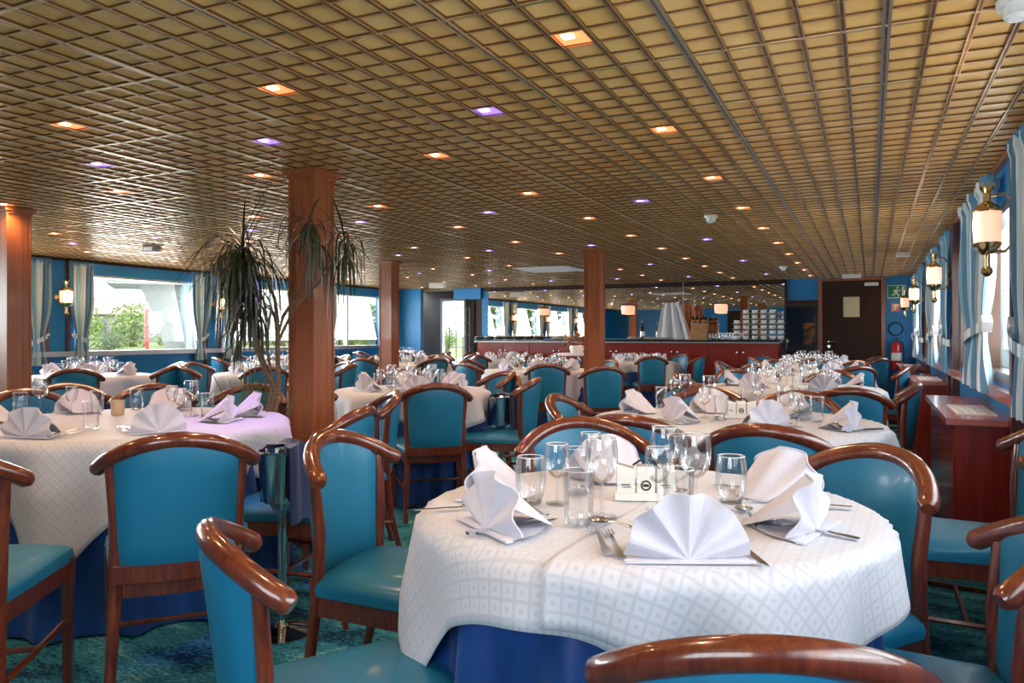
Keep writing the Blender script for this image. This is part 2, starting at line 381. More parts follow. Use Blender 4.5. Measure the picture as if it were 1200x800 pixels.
# structural columns --------------------------------------------------
def column(x, y, lab, w_=.165):
    c = empty('wooden_column', (x, y, 0), label=lab, category='column', group=None)
    h = w_/2; cc = CEIL-.001
    poly = [(-h, -h), (h, -h), (h, h), (-h, h)]
    obj('shaft', MB().prism(poly, .10, cc-.05), colwood, c, smooth=False)
    for sx, sy in ((1, -1), (-1, -1), (1, 1), (-1, 1)):
        obj('corner_bead', MB().box(sx*h-.006, sx*h+.006, sy*h-.006, sy*h+.006, .10, cc-.05), colwood, c, smooth=False)
    q = h+.012; r2 = h+.028
    obj('capital', MB().box(-q, q, -q, q, cc-.05, cc-.028).box(-r2, r2, -r2, r2, cc-.028, cc), colwood, c, smooth=False)
    obj('plinth', MB().box(-q, q, -q, q, 0, .10), colwood, c, smooth=False)
column(-2.84, 3.43, 'square wooden column behind the dracaena, largest in full view')
column(-5.62, 3.50, 'square wooden column cut by the left edge of the frame')
column(-5.40, 7.98, 'narrow square wooden column before the far left blue wall')
column(-2.70, 7.90, 'square wooden column standing before the buffet counter')

# ------------------------------------------------------------------ chairs
def rail_pt(t):
    x = .228*t*(1.12-.12*t*t)
    return Vector((x, -.302+.118*abs(t)**2.1, .838-.088*abs(t)**2.0))
def make_chair():
    c = empty('dining_chair', category='chair')
    N = 22; pts = [rail_pt(-1+2*i/N) for i in range(N+1)]; rad = [.026]*(N+1)
    e0 = pts[0]+(pts[0]-pts[1]).normalized()*.014; e1 = pts[-1]+(pts[-1]-pts[-2]).normalized()*.014
    obj('top_rail', MB().tube([e0]+pts+[e1], [.017]+[.025]*(N+1)+[.017], 12), wood, c, ang=50)
    for s in (-1, 1):
        top = rail_pt(.80*s)
        path = [Vector((s*.195, -.300, 0)), Vector((s*.182, -.245, .22)), Vector((s*.173, -.222, .43)), Vector((s*.177, -.214, .60)), top-Vector((0, 0, .012))]
        obj('rear_leg', MB().tube(path, [.013, .016, .019, .017, .015], 8, sq=False, up=Vector((0, 1, 0)), oval=1.1), wood, c, ang=60)
    # upholstered back between the posts
    def back(u, v, side):
        uu = 2*u-1
        xb, xt = .166*uu, .180*uu
        x = xb+(xt-xb)*v
        tt = uu*.77; rp = rail_pt(tt)
        zt = rp.z-.012; zb = .455
        z = zb+(zt-zb)*v
        yb = -.226-.030*(1-uu*uu); y = yb+(rp.y-yb)*(v**1.1)
        edge = min(1, (1-abs(uu))*9, v*9+.02, (1-v)*9+.3)
        th = .006+.016*math.sqrt(max(0, edge))
        return Vector((x, y+side*th, z))
    b = MB(); n = 14
    b.grid(lambda u, v: back(u, v, 1), n, 10).grid(lambda u, v: back(1-u, v, -1), n, 10)
    for vv in (0, 1): b.grid(lambda u, q: back(u, vv, 1-2*q), n, 1)
    for uu in (0, 1): b.grid(lambda u, q: back(uu, u, 1-2*q), 10, 1)
    obj('backrest', b, vinyl, c, ang=60)
    obj('back_apron', MB().tube([(-.18, -.235, .43), (-.09, -.252, .43), (0, -.258, .43), (.09, -.252, .43), (.18, -.235, .43)], .026, 4, sq=True, oval=.42), wood, c, ang=30)
    # seat: outline rear narrow, front bowed
    def outline(g):
        L = []
        for i in range(9): t = -1+2*i/8; L.append(((.19+g)*t, -.225-g*.5-.02*(1-t*t)))
        for i in range(13): t = 1-2*i/12; L.append(((.236+g)*t*(1.0), .19+g+.062*(1-t*t)))
        return L
    o0 = outline(0); cx, cy = 0, .0
    b = MB(); rings = [(1.0, .412), (1.012, .432), (.995, .452), (.93, .466), (.75, .475), (.4, .480)]
    n = len(o0); vs = []
    for s, z in rings: vs += [(cx+(x-cx)*s, cy+(y-cy)*s, z) for x, y in o0]
    fs = [(r*n+i, r*n+(i+1) % n, (r+1)*n+(i+1) % n, (r+1)*n+i) for r in range(len(rings)-1) for i in range(n)]
    fs.append(tuple((len(rings)-1)*n+i for i in range(n))); fs.append(tuple(range(n))[::-1])
    obj('seat', b.add(vs, fs), vinyl, c, ang=60)
    obj('apron', MB().prism([(x*.985, y*.985) for x, y in o0], .355, .412), wood, c, ang=30)
    for s in (-1, 1):
        obj('front_leg', MB().tube([(s*.222, .185, 0), (s*.222, .185, .22), (s*.222, .187, .425)], [.012, .015, .018], 4, sq=True, up=Vector((0, 1, 0))), wood, c, ang=30)
        obj('stretcher', MB().tube([(s*.194, -.25, .20), (s*.220, .185, .22)], .010, 6), wood, c)
    obj('stretcher', MB().tube([(-.208, -.03, .21), (.208, -.03, .21)], .009, 6), wood, c)
    for s in (-1, 1): obj('foot_glide', MB().lathe([(.001, 0), (.012, 0), (.012, .008), (.001, .008)], 8, c=(s*.222, .185, 0)), whitep, c)
    return reg(c)
chair0 = make_chair()
def chair(bx, by, face, label, group=None):
    """bx,by = ground point under the middle of the back; face = heading in degrees"""
    a = R(face); f = Vector((math.cos(a), math.sin(a)))
    p = Vector((bx, by))+f*.315
    return use(chair0, (p.x, p.y, 0), a-PI/2, label, group)

# ------------------------------------------------------------------ tableware prototypes
def pleat(a, k=8):
    return .5-.5*math.cos(2*a*k)
def make_napkin(kind):
    b = MB(); W, H = .112, .116; na, nr = 48, 6
    k = 5 if kind == 0 else 4
    def disc(u, v, off):
        a = PI*(.012+.976*u); r = .004+v
        rip = (pleat(a, k)-.5)*.026*v
        rr = 1+.008*math.cos(a*k*2)
        x = -math.cos(a)*W*r*rr; z = math.sin(a)*H*r*rr+.003
        y = -rip+off+z*.16+.012*math.cos(2*a+.6)*v*v
        return Vector((x, y, z))
    b.grid(lambda u, v: disc(u, v, 0), na, nr).grid(lambda u, v: disc(u, v, .003), na, nr).grid(lambda u, q: disc(u, 1, .003*q), na, 1)
    # folded tail behind that props the fan
    tip = Vector((0, .155, .003))
    def tail(u, v):
        a = PI*(.16+.68*u); p = disc((a/PI-.012)/.976, .93, .004)
        q = Vector((p.x*.55, .150-.03*abs(u-.5), .004+.001*math.sin(u*9)))
        w_ = v; r = p.lerp(q, w_)
        r.z = p.z*(1-w_)**1.05+.004; r.x = p.x*(1-.45*w_)*(1+.10*math.sin(w_*PI)); r.y += .004*math.sin(u*20)*(1-w_)
        return r
    b.grid(tail, 18, 8)
    # flat hem lying on the cloth in front
    b.box(-W*1.02, W*1.02, -.012, .004, .001, .005)
    for s in (-1, 1):
        b.add([(s*.112, -.010, .002), (s*.020, .150, .002), (s*.100, .06, .006), (0, .02, .008)], [(0, 1, 3), (0, 2, 1)])
    return obj('napkin', b, napk, ang=28, category='napkin')
nap0 = make_napkin(0); nap1 = make_napkin(1)
def make_glass(name, prof_out, prof_in, n=20, parts=None):
    g = empty(name, category='glass')
    return g
def wine(scale, name):
    g = empty(name, category='glass'); s = scale
    bowl = [(.004, .070), (.018, .078), (.030, .095), (.0345, .118), (.034, .145), (.031, .165)]
    inn = [(.0295, .165), (.0325, .145), (.033, .118), (.0285, .097), (.016, .081), (.002, .076)]
    obj('bowl', MB().lathe([(r*s, z*s) for r, z in bowl], 22, cap=False), glass, g, ang=60)
    obj('stem', MB().lathe([(r*s, z*s) for r, z in [(.0045, .006), (.0035, .03), (.0035, .06), (.006, .072)]], 10, cap=False), glass, g, ang=60)
    obj('foot', MB().lathe([(r*s, z*s) for r, z in [(.001, 0), (.032, 0), (.0325, .0025), (.012, .005), (.004, .009)]], 22, cap=False), glass, g, ang=60)
    obj('rim', MB().tube([(s*.0303*math.cos(a), s*.0303*math.sin(a), s*.1655) for a in [2*PI*i/22 for i in range(22)]], .0011, 5, closed=True), rimg, g)
    return reg(g)
rimg = mat('glass_rim', (.85, .88, .9), .1, .3, spec=.8)
def tumbler(name, W, H, bulge):
    g = empty(name, category='glass')
    out = [(.001, 0), (W*(.78 if bulge < .5 else .55), 0), (W*(.86 if bulge < .5 else .62), .004)]+([(W*q_, H*t) for t, q_ in ((.15, .80), (.3, .92), (.5, 1.0), (.7, 1.0), (.85, .94), (1, .87))] if bulge > .5 else [(W*(.86+.14*t), H*t) for t in (.2, .4, .6, .8, 1)])
    inn = [(r-.002, z) for r, z in reversed(out[3:])]+[(W*.70, .012), (.001, .010)]
    obj('tumbler_body', MB().lathe(out, 22, cap=False), glass, g, ang=50)
    rr = out[-1][0]-.001
    obj('rim', MB().tube([(rr*math.cos(a), rr*math.sin(a), H) for a in [2*PI*i/22 for i in range(22)]], .0011, 5, closed=True), rimg, g)
    obj('base_glass', MB().lathe([(.001, .001), (W*.7, .001), (W*.72, .008), (.001, .006)], 18), glass, g)
    return reg(g)
wine_big = wine(1.05, 'wine_glass'); wine_small = wine(.86, 'wine_glass')
tumb = tumbler('water_tumbler', .034, .115, .1); ballon = tumbler('stemless_glass', .037, .112, 1.0)
def fork_me():
    b = MB()
    def strip(L, th=.0018):
        # L: (y, halfwidth, z)
        vs = []
        for y, h, z in L: vs += [(-h, y, z), (h, y, z), (h, y, z+th), (-h, y, z+th)]
        fs = [(0, 1, 2, 3)]
        for i in range(len(L)-1):
            a = i*4; fs += [(a+q, a+(q+1) % 4, a+4+(q+1) % 4, a+4+q) for q in range(4)]
        a = (len(L)-1)*4; fs.append((a, a+3, a+2, a+1)); b.add(vs, fs)
    strip([(-.10, .009, .001), (-.085, .0095, .002), (-.05, .006, .004), (0, .0035, .008), (.03, .0035, .009), (.042, .006, .006), (.052, .0118, .003), (.060, .0118, .0025)])
    for k in range(4):
        x = -.0098+.0065*k; n = len(b.v)
        b.box(x-.0013, x+.0013, .058, .095, .0025, .0045)
    return b.mesh('fork', steel, False)
def knife_me():
    b = MB(); b.box(-.007, .007, -.11, -.01, .001, .007); b.box(-.008, .004, -.01, .10, .002, .0042); b.prism([(-.008, .10), (.004, .10), (-.006, .118)], .002, .0042)
    return b.mesh('knife', steel, False)
def spoon_me():
    b = MB(); b.tube([(0, -.09, .003), (0, -.03, .005), (0, .03, .009), (0, .045, .006)], [.006, .004, .0028, .0035], 6, oval=1.3)
    b.grid(lambda u, v: Vector(((u-.5)*.040*math.sin(PI*min(.98, max(.04, v))), .042+.058*v, .009-.007*math.sin(PI*v)*(1-(2*u-1)**2))), 8, 8)
    b.grid(lambda u, v: Vector(((u-.5)*.042*math.sin(PI*min(.98, max(.04, v))), .042+.058*v, .0075-.0075*math.sin(PI*v)*(1-(2*u-1)**2))), 8, 8)
    return b.mesh('spoon', steel, True)
FORK, KNIFE, SPOON = fork_me(), knife_me(), spoon_me()
TZ = .755
def flat(me, name, cat, x, y, rz, label, group, z=TZ+.003):
    o = link(name, me, None, (x, y, z), label=label, category=cat, group=group); o.rotation_euler = (0, 0, rz); return o

# ------------------------------------------------------------------ tables
def cloth_obj(name, cx, cy, Rr, off, rot, hx, hy, z, m, seed=0, N=56, kf=9, amp=.026, **kw):
    rnd = random.Random(seed); ph = [rnd.uniform(0, 6.28) for _ in range(4)]
    vs = []; uvs = []
    ca, sa = math.cos(rot), math.sin(rot)
    for j in range(N+1):
        for i in range(N+1):
            s, t = (2*i/N-1)*hx, (2*j/N-1)*hy
            x, y = off[0]+s*ca-t*sa, off[1]+s*sa+t*ca
            r = math.hypot(x, y); a = math.atan2(y, x)
            ex = r-Rr
            if ex <= 0: p = (x, y, z+.0015*math.sin(9*s+ph[0])*math.sin(8*t+ph[1]))
            else:
                c = min(ex, .02)
                fold = amp*(math.sin(kf*a+ph[2]+.8*math.sin(2*a))-.35*math.cos(2*(kf*a+ph[2])))*min(1.3, ex/.16)+amp*.3*math.sin((2*kf+3)*a+ph[3])*min(1, ex/.2)
                rad = Rr+c*.5+.010+.10*ex*.35+fold*1.0+(.012 if ex > .02 else .012*ex/.02)
                if ex < .02: rad = Rr+ex*.8
                zz = z-max(0, ex-.006)*(1-.02)
                p = (math.cos(a)*rad, math.sin(a)*rad, zz)
            vs.append(p); uvs.append((s, t))
    fs = [(j*(N+1)+i, j*(N+1)+i+1, (j+1)*(N+1)+i+1, (j+1)*(N+1)+i) for j in range(N) for i in range(N)]
    me = bpy.data.meshes.new(name); me.from_pydata(vs, [], fs); me.update()
    ul = me.uv_layers.new(name='UVMap')
    for lp_ in me.loops: ul.data[lp_.index].uv = uvs[lp_.vertex_index]
    me.polygons.foreach_set('use_smooth', [True]*len(me.polygons)); me.materials.append(m)
    o = link(name, me, None, (cx, cy, 0), **kw)
    sm = o.modifiers.new('thickness', 'SOLIDIFY'); sm.thickness = .0016; sm.offset = -1
    return o
def skirt(cx, cy, Rr, label, group=None, hem=.012, kf=15):
    b = MB(); n = 200
    def f(u, v):
        a = 2*PI*u; z = (TZ-.006)*(1-v)+hem*v
        r = Rr-.012+v*.035+(.034*v**.45)*(math.sin(kf*a+1.5*math.sin(2*a))-.4*math.cos(2*kf*a+3*math.sin(2*a)))
        return Vector((r*math.cos(a), r*math.sin(a), z))
    b.grid(f, n, 6)
    return obj('blue_underskirt', b, navy, loc=(cx, cy, 0), label=label, category='tablecloth', group=group)
DIRN = ['right', 'far right', 'far side', 'far left', 'left', 'near left', 'near side', 'near right']
def dirname(ang, cx, cy):
    """name of a place at table as the camera sees it"""
    v = math.atan2(cy, cx); rel = (ang-v+PI/2) % (2*PI)      # pi/2 = away from camera
    return DIRN[int(round(rel/(PI/4))) % 8]
table_proto = {}
def table(cx, cy, Rr, phrase, square=.72, rot=.3, seed=1, detail=2, second=None, amp=.034):
    t = empty('round_table', (cx, cy, 0), label='round dining table under white cloth, '+phrase, category='table')
    obj('tabletop', MB().lathe([(.001, TZ-.03), (Rr-.01, TZ-.03), (Rr-.006, TZ-.008), (.001, TZ-.008)], 40), darkwood, t)
    obj('pedestal', MB().lathe([(.001, .02), (.035, .02), (.035, TZ-.03), (.001, TZ-.03)], 14), black, t)
    obj('foot', MB().lathe([(.001, 0), (.25, 0), (.25, .012), (.04, .03), (.001, .03)], 24), black, t)
    skirt(cx, cy, Rr-.012, 'dark blue underskirt of the table, '+phrase)
    cloth_obj('tablecloth', cx, cy, Rr, (0, 0), rot, square, square, TZ, damask, seed, N=64 if detail > 1 else 40, kf=8, amp=amp,
              label='white square-woven tablecloth on the table, '+phrase, category='tablecloth')
    if second:
        off, r2, hx, hy = second
        cloth_obj('overlay_cloth', cx, cy, Rr+.010, off, r2, hx, hy, TZ+.003, damask, seed, N=64, kf=8, amp=amp,
                  label='white overlay cloth folded across the table, '+phrase, category='tablecloth')
def caddy(x, y, rz, label):
    c = empty('condiment_holder', (x, y, TZ+.004), rz, label=label, category='condiment holder')
    obj('tray', MB().box(-.075, .075, -.035, .035, 0, .018), ceram, c, ang=20, smooth=False)
    for sx, lean in ((-.048, .30), (.0, 0), (.048, -.30)):
        b = MB(); w_ = .021
        b.prism([(sx-w_, -.028), (sx+w_, -.028), (sx+w_, .028), (sx-w_, .028)], .016, .068)
        hh = [.085, .074] if sx < 0 else ([.080, .080] if sx == 0 else [.074, .085])
        b.add([(sx-w_, -.028, .068), (sx+w_, -.028, .068), (sx+w_, .028, .068), (sx-w_, .028, .068), (sx-w_, -.02, hh[0]), (sx+w_, -.02, hh[1]), (sx+w_, .02, hh[1]), (sx-w_, .02, hh[0])],
              [(0, 1, 5, 4), (1, 2, 6, 5), (2, 3, 7, 6), (3, 0, 4, 7), (4, 5, 6, 7)])
        p = obj('pot', b, ceram, c, smooth=False)
        if sx == 0:
            q = MB().tube([(.011*math.cos(a), -.0285, .036+.011*math.sin(a)) for a in [2*PI*i/16 for i in range(16)]], .0022, 5, closed=True, up=Vector((0, 1, 0)))
            q.box(-.007, .007, -.0292, -.028, .033, .039); obj('emblem', q, black, p)
        else:
            q = MB().box(sx-.012, sx+.010, -.0288, -.028, .036, .0385).box(sx-.008, sx+.012, -.0288, -.028, .031, .0325); obj('printed_line', q, navyn, p, smooth=False)
    obj('carry_handle', MB().tube([(-.03, 0, .080), (-.01, 0, .094), (.02, 0, .092), (.035, -.01, .074)], .003, 6), black, c)
    return c
def setting(cx, cy, Rr, ang, phrase, nap=None, cutlery=True, glasses=(0, 1, 2), fan=0, rn=None, turn=0):
    """one place: napkin, cutlery, glasses; ang = direction of the diner from the centre"""
    rn = rn if rn else Rr-.135
    rad = Vector((math.cos(ang), math.sin(ang))); tan = Vector((-rad.y, rad.x))
    def q(r, s): p = Vector((cx, cy))+rad*r+tan*s; return p.x, p.y
    rz = ang+PI/2
    nm = dirname(ang, cx, cy)
    x, y = q(rn, 0)
    use(nap1 if fan else nap0, (x, y, TZ+.004), rz+turn, 'fan napkin, %s place, %s' % (nm, phrase), 'napkins, '+phrase)
    if cutlery:
        for i, s in enumerate((-.135, -.165)):
            x, y = q(rn-.05, s); flat(FORK, 'fork', 'fork', x, y, rz+R(4), 'fork by the %s napkin, %s' % (nm, phrase), 'forks, '+phrase)
        for i, s in enumerate((.135, .160)):
            x, y = q(rn-.03, s); flat(KNIFE, 'knife', 'knife', x, y, rz-R(3), 'knife by the %s napkin, %s' % (nm, phrase), 'knives, '+phrase)
        x, y = q(rn-.20, .02); flat(SPOON, 'spoon', 'spoon', x, y, rz+R(80), 'spoon by the %s napkin, %s' % (nm, phrase), 'spoons, '+phrase)
    for gk in glasses:
        pr, nme, r, s = [(wine_big, 'large wine glass', rn-.24, -.02), (wine_small, 'small wine glass', rn-.21, .085), (tumb, 'water tumbler', rn-.19, -.11), (ballon, 'stemless glass', rn-.17, .15)][gk]
        x, y = q(max(.08, r+random.uniform(-.01, .01)), s)
        use(pr, (x, y, TZ+.004), random.uniform(0, 6), '%s, %s place, %s' % (nme, nm, phrase), 'glasses, '+phrase)

# T1 -- nearest table
P1 = 'nearest table at the right'
T1 = (-.49, 1.79, .502)
table(*T1, P1, square=.63, rot=R(-6), seed=6, amp=.020, second=((.325, -.005), R(-3), .33, .645))
for bx, by, fc, lb in [(-.09, .93, 108, 'blue dining chair at the bottom edge with only its rail and panel top showing'),
                       (-1.17, 1.06, 51, 'blue dining chair in the left foreground, its curved rail end pointing at the camera'),
                       (-1.55, 1.93, 6, 'blue dining chair left of the nearest table, inner panel lit bright'),
                       (-.97, 2.66, -60, 'blue dining chair facing the camera behind the glasses of the nearest table'),
                       (.045, 2.34, 228, 'bright blue dining chair right of the nearest table, seat half under the cloth'),
                       (.36, 1.80, 180, 'blue dining chair cut by the right edge beside the nearest table')]:
    ch = chair(bx, by, fc, lb)
    if fc in (108, 51, 180): ch.scale = (.93, .93, .93)
def gl(pr, px, py, label):
    p = at(px, py, TZ+.004); return use(pr, (p.x, p.y, TZ+.004), random.uniform(0, 6), label)
def npk(pr, px, py, rz, label):
    p = at(px, py, TZ+.004); o = use(pr, (p.x, p.y, TZ+.004), rz, label); return o
def face_out(px, py, T=T1, extra=0):
    p = at(px, py, TZ); return math.atan2(p.y-T[1], p.x-T[0])+PI/2+R(extra)
npk(nap0, 808, 659, R(24), 'grey-white fan napkin at the front of the nearest table')
for px, py, ex, lb in [(568, 621, -4, 'fan napkin nearest the left foreground chair on the nearest table'), (560, 577, 0, 'fan napkin on the left rim of the nearest table, behind another'),
                       (958, 624, 0, 'fan napkin seen side-on at the right of the nearest table'), (925, 578, 10, 'broad fan napkin before the blue chair at the right rear of the nearest table'),
                       (708, 556, 0, 'white fan napkin behind the wine glasses of the nearest table')]:
    npk(nap1, px, py, face_out(px, py, T1, ex), lb)
for pr, px, py, lb in [(ballon, 622, 590, 'stemless glass beside the left napkins of the nearest table'), (wine_small, 653, 590, 'small wine glass next to the stemless glass on the nearest table'),
                       (tumb, 678, 614, 'front water tumbler in the left glass cluster of the nearest table'), (wine_big, 705, 606, 'tall wine glass before the ceramic condiment holder of the nearest table'),
                       (tumb, 677, 578, 'rear water tumbler in the left glass cluster of the nearest table'), (wine_small, 692, 570, 'wine glass deep in the left glass cluster of the nearest table'),
                       (wine_big, 779, 583, 'rear left wine glass of the right cluster on the nearest table'), (wine_small, 793, 574, 'small wine glass farthest back in the right cluster of the nearest table'),
                       (wine_small, 771, 597, 'small wine glass touching the condiment holder on the nearest table'), (wine_big, 815, 598, 'right wine glass behind the front fan napkin of the nearest table'),
                       (tumb, 795, 612, 'water tumbler just behind the front fan napkin of the nearest table'), (ballon, 857, 589, 'stemless glass alone at the right of the nearest table glasses')]:
    gl(pr, px, py, lb)
p = at(752, 588, TZ); caddy(p.x, p.y+.03, R(20), 'white ceramic three-pot condiment holder with round black emblem on nearest table')
def cut(me, nm, x0, y0, x1, y1, lb):
    a, b = at(x0, y0, TZ), at(x1, y1, TZ); m = (a+b)/2; d = a-b          # x0,y0 = business end
    return flat(me, nm, nm, m.x, m.y, math.atan2(-d.x, d.y), lb, None, TZ+.006)
cut(FORK, 'fork', 692, 620, 714, 657, 'left of the two steel forks at the front place of nearest table')
cut(FORK, 'fork', 709, 622, 729, 662, 'right of the two steel forks at the front place of nearest table')
cut(KNIFE, 'knife', 655, 613, 545, 631, 'outer steel knife beside the left front napkin of nearest table')
cut(KNIFE, 'knife', 640, 609, 562, 629, 'inner steel knife beside the left front napkin of nearest table')
cut(SPOON, 'spoon', 604, 588, 640, 612, 'steel spoon leaning over the knives left on nearest table')
cut(KNIFE, 'knife', 512, 600, 560, 597, 'steel knife half under the rear left napkin of nearest table')
cut(SPOON, 'spoon', 868, 598, 892, 625, 'steel spoon left of the right napkin on nearest table')
cut(FORK, 'fork', 884, 610, 985, 632, 'steel fork under the right side-on napkin of nearest table')
cut(FORK, 'fork', 900, 618, 996, 634, 'outermost steel fork under the right side-on napkin of nearest table')
cut(KNIFE, 'knife', 880, 590, 1000, 600, 'steel knife pointing at the right chair on nearest table')
cut(FORK, 'fork', 905, 585, 845, 572, 'steel fork beside the right rear napkin of nearest table')
cut(SPOON, 'spoon', 720, 620, 748, 626, 'steel spoon half hidden by the front fan napkin of nearest table')
cut(KNIFE, 'knife', 880, 655, 862, 640, 'steel knife tip at the right foot of the front fan napkin')

# T2
P2 = 'second table of the right-hand row'
T2 = (-.60, 3.75, .66)
table(*T2, P2, square=.80, rot=R(4), seed=8)
for bx, by, fc, lb in [(-.84, 2.78, 98, 'blue dining chair seen from behind, left of two before the second right-hand table'), (-.33, 2.68, 86, 'blue dining chair seen from behind, right of two before the second right-hand table'),
                       (-1.47, 3.62, 2, 'pale-lit dining chair at the left side of the second right-hand table'), (-.84, 4.50, -86, 'blue dining chair facing the camera behind the second right-hand table, left one'),
                       (-.34, 4.42, -100, 'blue dining chair facing the camera behind the second right-hand table, right one'), (.575, 3.12, 180, 'blue dining chair against the right wall under the big striped curtain')]:
    chair(bx, by, fc, lb)
for px, py, pr in [(738, 482, nap1), (786, 494, nap0), (832, 481, nap1), (903, 500, nap0), (932, 487, nap1), (1003, 503, nap1)]:
    npk(pr, px, py, face_out(px, py, T2), 'fan napkin on the second right-hand table, %s' % {738: 'leftmost by the column chair', 786: 'front left behind a chair rail', 832: 'round one behind glasses', 903: 'front centre above a chair rail', 932: 'rear right behind the tall glasses', 1003: 'rightmost standing alone'}[px])
i = 0
for px, py, pr in [(775, 478, tumb), (791, 474, wine_small), (803, 474, wine_big), (826, 489, wine_small), (845, 492, tumb), (876, 482, tumb), (888, 478, wine_small), (920, 496, wine_big), (933, 500, wine_small), (943, 492, tumb), (957, 494, tumb), (831, 477, wine_big)]:
    gl(pr, px, py, '%s on the second right-hand table, %s' % ('wine glass' if pr != tumb else 'water tumbler', ['far left of its glasses', 'second from left at the back', 'third from left at the back', 'small one before the round napkin', 'left of the menu holder', 'between the two middle napkins', 'small one between the middle napkins', 'tall one right of the front centre napkin', 'small one beside the tall one at right', 'tumbler behind the tall glass at right', 'last tumbler on the right', 'tall one before the round napkin'][i])); i += 1
p = at(868, 490, TZ); caddy(p.x, p.y, R(15), 'white ceramic condiment holder amid the glasses of the second right-hand table')
for (x0, y0, x1, y1, me, nm, lb) in [(858, 482, 826, 500, FORK, 'fork', 'steel fork in the middle of the second right-hand table'), (852, 485, 820, 503, SPOON, 'spoon', 'steel spoon in the middle of the second right-hand table'),
                                     (965, 497, 985, 508, FORK, 'fork', 'steel fork left of the rightmost napkin on the second right-hand table'), (972, 496, 993, 506, SPOON, 'spoon', 'steel spoon left of the rightmost napkin on the second right-hand table'),
                                     (985, 507, 1032, 505, KNIFE, 'knife', 'steel knife before the rightmost napkin on the second right-hand table'), (700, 486, 745, 487, KNIFE, 'knife', 'steel knife before the leftmost napkin on the second right-hand table')]:
    cut(me, nm, x0, y0, x1, y1, lb)

ORD = {}
def auto_table(T, phrase, seats, a0=0, rot=.2, seed=1, cutl=False, gls=(0, 2), chairs=True, dist_=.40, back=(), square=None, skip=(), cad=True):
    cx, cy, Rr = T
    table(cx, cy, Rr, phrase, square=square or Rr+.15, rot=rot, seed=seed, detail=1)
    for k_ in range(seats):
        a = R(a0+360*k_/seats)
        setting(cx, cy, Rr, a, phrase, cutlery=cutl, glasses=gls, fan=k_ % 2)
        if chairs and k_ not in skip:
            d = Rr+dist_+random.uniform(-.04, .05); a2 = a+random.uniform(-.07, .07)
            chair(cx+d*math.cos(a2), cy+d*math.sin(a2), math.degrees(a2)+180+random.uniform(-8, 8), 'blue chair, %s place, %s' % (dirname(a, cx, cy), phrase), 'chairs, '+phrase)
    if cad: caddy(cx, cy, random.uniform(0, 3), 'white condiment holder, middle of the '+phrase)
# T3..T5
T3 = (-.55, 6.3, .64); P3 = 'third table of the right-hand row'
auto_table(T3, P3, 6, 60, rot=.1, seed=11, chairs=False, gls=(0, 1, 2))
for bx, by, fc, lb in [(-1.05, 4.86, 85, 'blue chair rail behind the round napkin, left of two before the third right-hand table'), (-.10, 4.74, 97, 'blue chair seen from behind, right of two before the third right-hand table'),
                       (-1.44, 6.2, 5, 'green-lit dining chair facing right at the left of the third right-hand table'), (-1.12, 7.05, -55, 'green-lit dining chair at the far left of the third right-hand table'),
                       (-.28, 7.2, -95, 'blue dining chair behind the third right-hand table'), (.29, 5.45, 178, 'blue dining chair seen edge-on beside the second wall cabinet')]:
    chair(bx, by, fc, lb)
auto_table((-.60, 9.0, .62), 'fourth table of the right-hand row', 6, 0, seed=12, gls=(0, 1, 2))
chair(.34, 8.25, 176, 'blue dining chair seen edge-on between second and third wall cabinets')
auto_table((-.70, 11.5, .58), 'last right-hand table before the dark door', 6, 30, seed=13, gls=(0, 1, 2))

# M1 -- big table left
PM = 'big round table at the left'
M1 = (-3.15, 2.50, .70)
table(*M1, PM, square=.88, rot=R(-12), seed=21)
for bx, by, fc, lb in [(-1.90, 1.68, 138, 'dark blue dining chair seen from behind before the big left table'), (-2.27, 1.15, 128, 'dining chair cut by the left edge, only its right rail end showing'),
                       (-4.0, 3.36, -42, 'dark blue chair facing the camera behind the big left table, left of two'), (-3.42, 3.62, -72, 'dark blue chair facing the camera behind the big left table, right of two'),
                       (-4.55, 3.15, -20, 'blue chair beyond the pink round napkin near the left column'), (-4.30, 2.72, -5, 'dark chair rail beside the left column'),
                       (-1.90, 2.66, 193, 'dining chair with purple-lit seat between ice bucket stand and tall column'), (-2.30, 3.50, 222, 'small pale blue chair just right of the tall column')]:
    chair(bx, by, fc, lb)
for px, py, pr, lb in [(28, 513, nap0, 'front left with mauve tint'), (187, 507, nap0, 'front centre behind the chair rail'), (272, 493, nap1, 'pointed one at the right end'), (303, 486, nap1, 'purple-lit one at the right rim'),
                       (90, 482, nap1, 'round pink one at the back left'), (200, 479, nap1, 'round mauve one at the back'), (-22, 494, nap1, 'orange-lit one cut by the left edge')]:
    npk(pr, px, py, face_out(px, py, M1), 'fan napkin on the big left table, '+lb)
for px, py, pr, lb in [(24, 486, ballon, 'leftmost stemless'), (47, 483, wine_big, 'second from left'), (84, 486, wine_small, 'before the round pink napkin'), (107, 502, tumb, 'heavy tumbler at the front'), (160, 480, ballon, 'alone beside the candle cup'),
                       (202, 485, wine_small, 'in front of the round mauve napkin'), (211, 490, wine_small, 'low one left of the tall goblet'), (224, 487, wine_big, 'tall goblet right of centre'), (243, 488, tumb, 'tumbler beside the tall goblet'), (114, 484, tumb, 'tumbler behind the heavy one')]:
    gl(pr, px, py, 'glass on the big left table, '+lb)
p = at(138, 487, TZ)
cu = empty('candle_cup', (p.x, p.y, TZ+.004), label='small beige candle cup in the middle of the big left table', category='candle holder')
obj('cup', MB().lathe([(.001, 0), (.030, 0), (.034, .075), (.031, .075), (.028, .01), (.001, .01)], 16), mat('beige_wax', (.55, .42, .28), .5), cu)
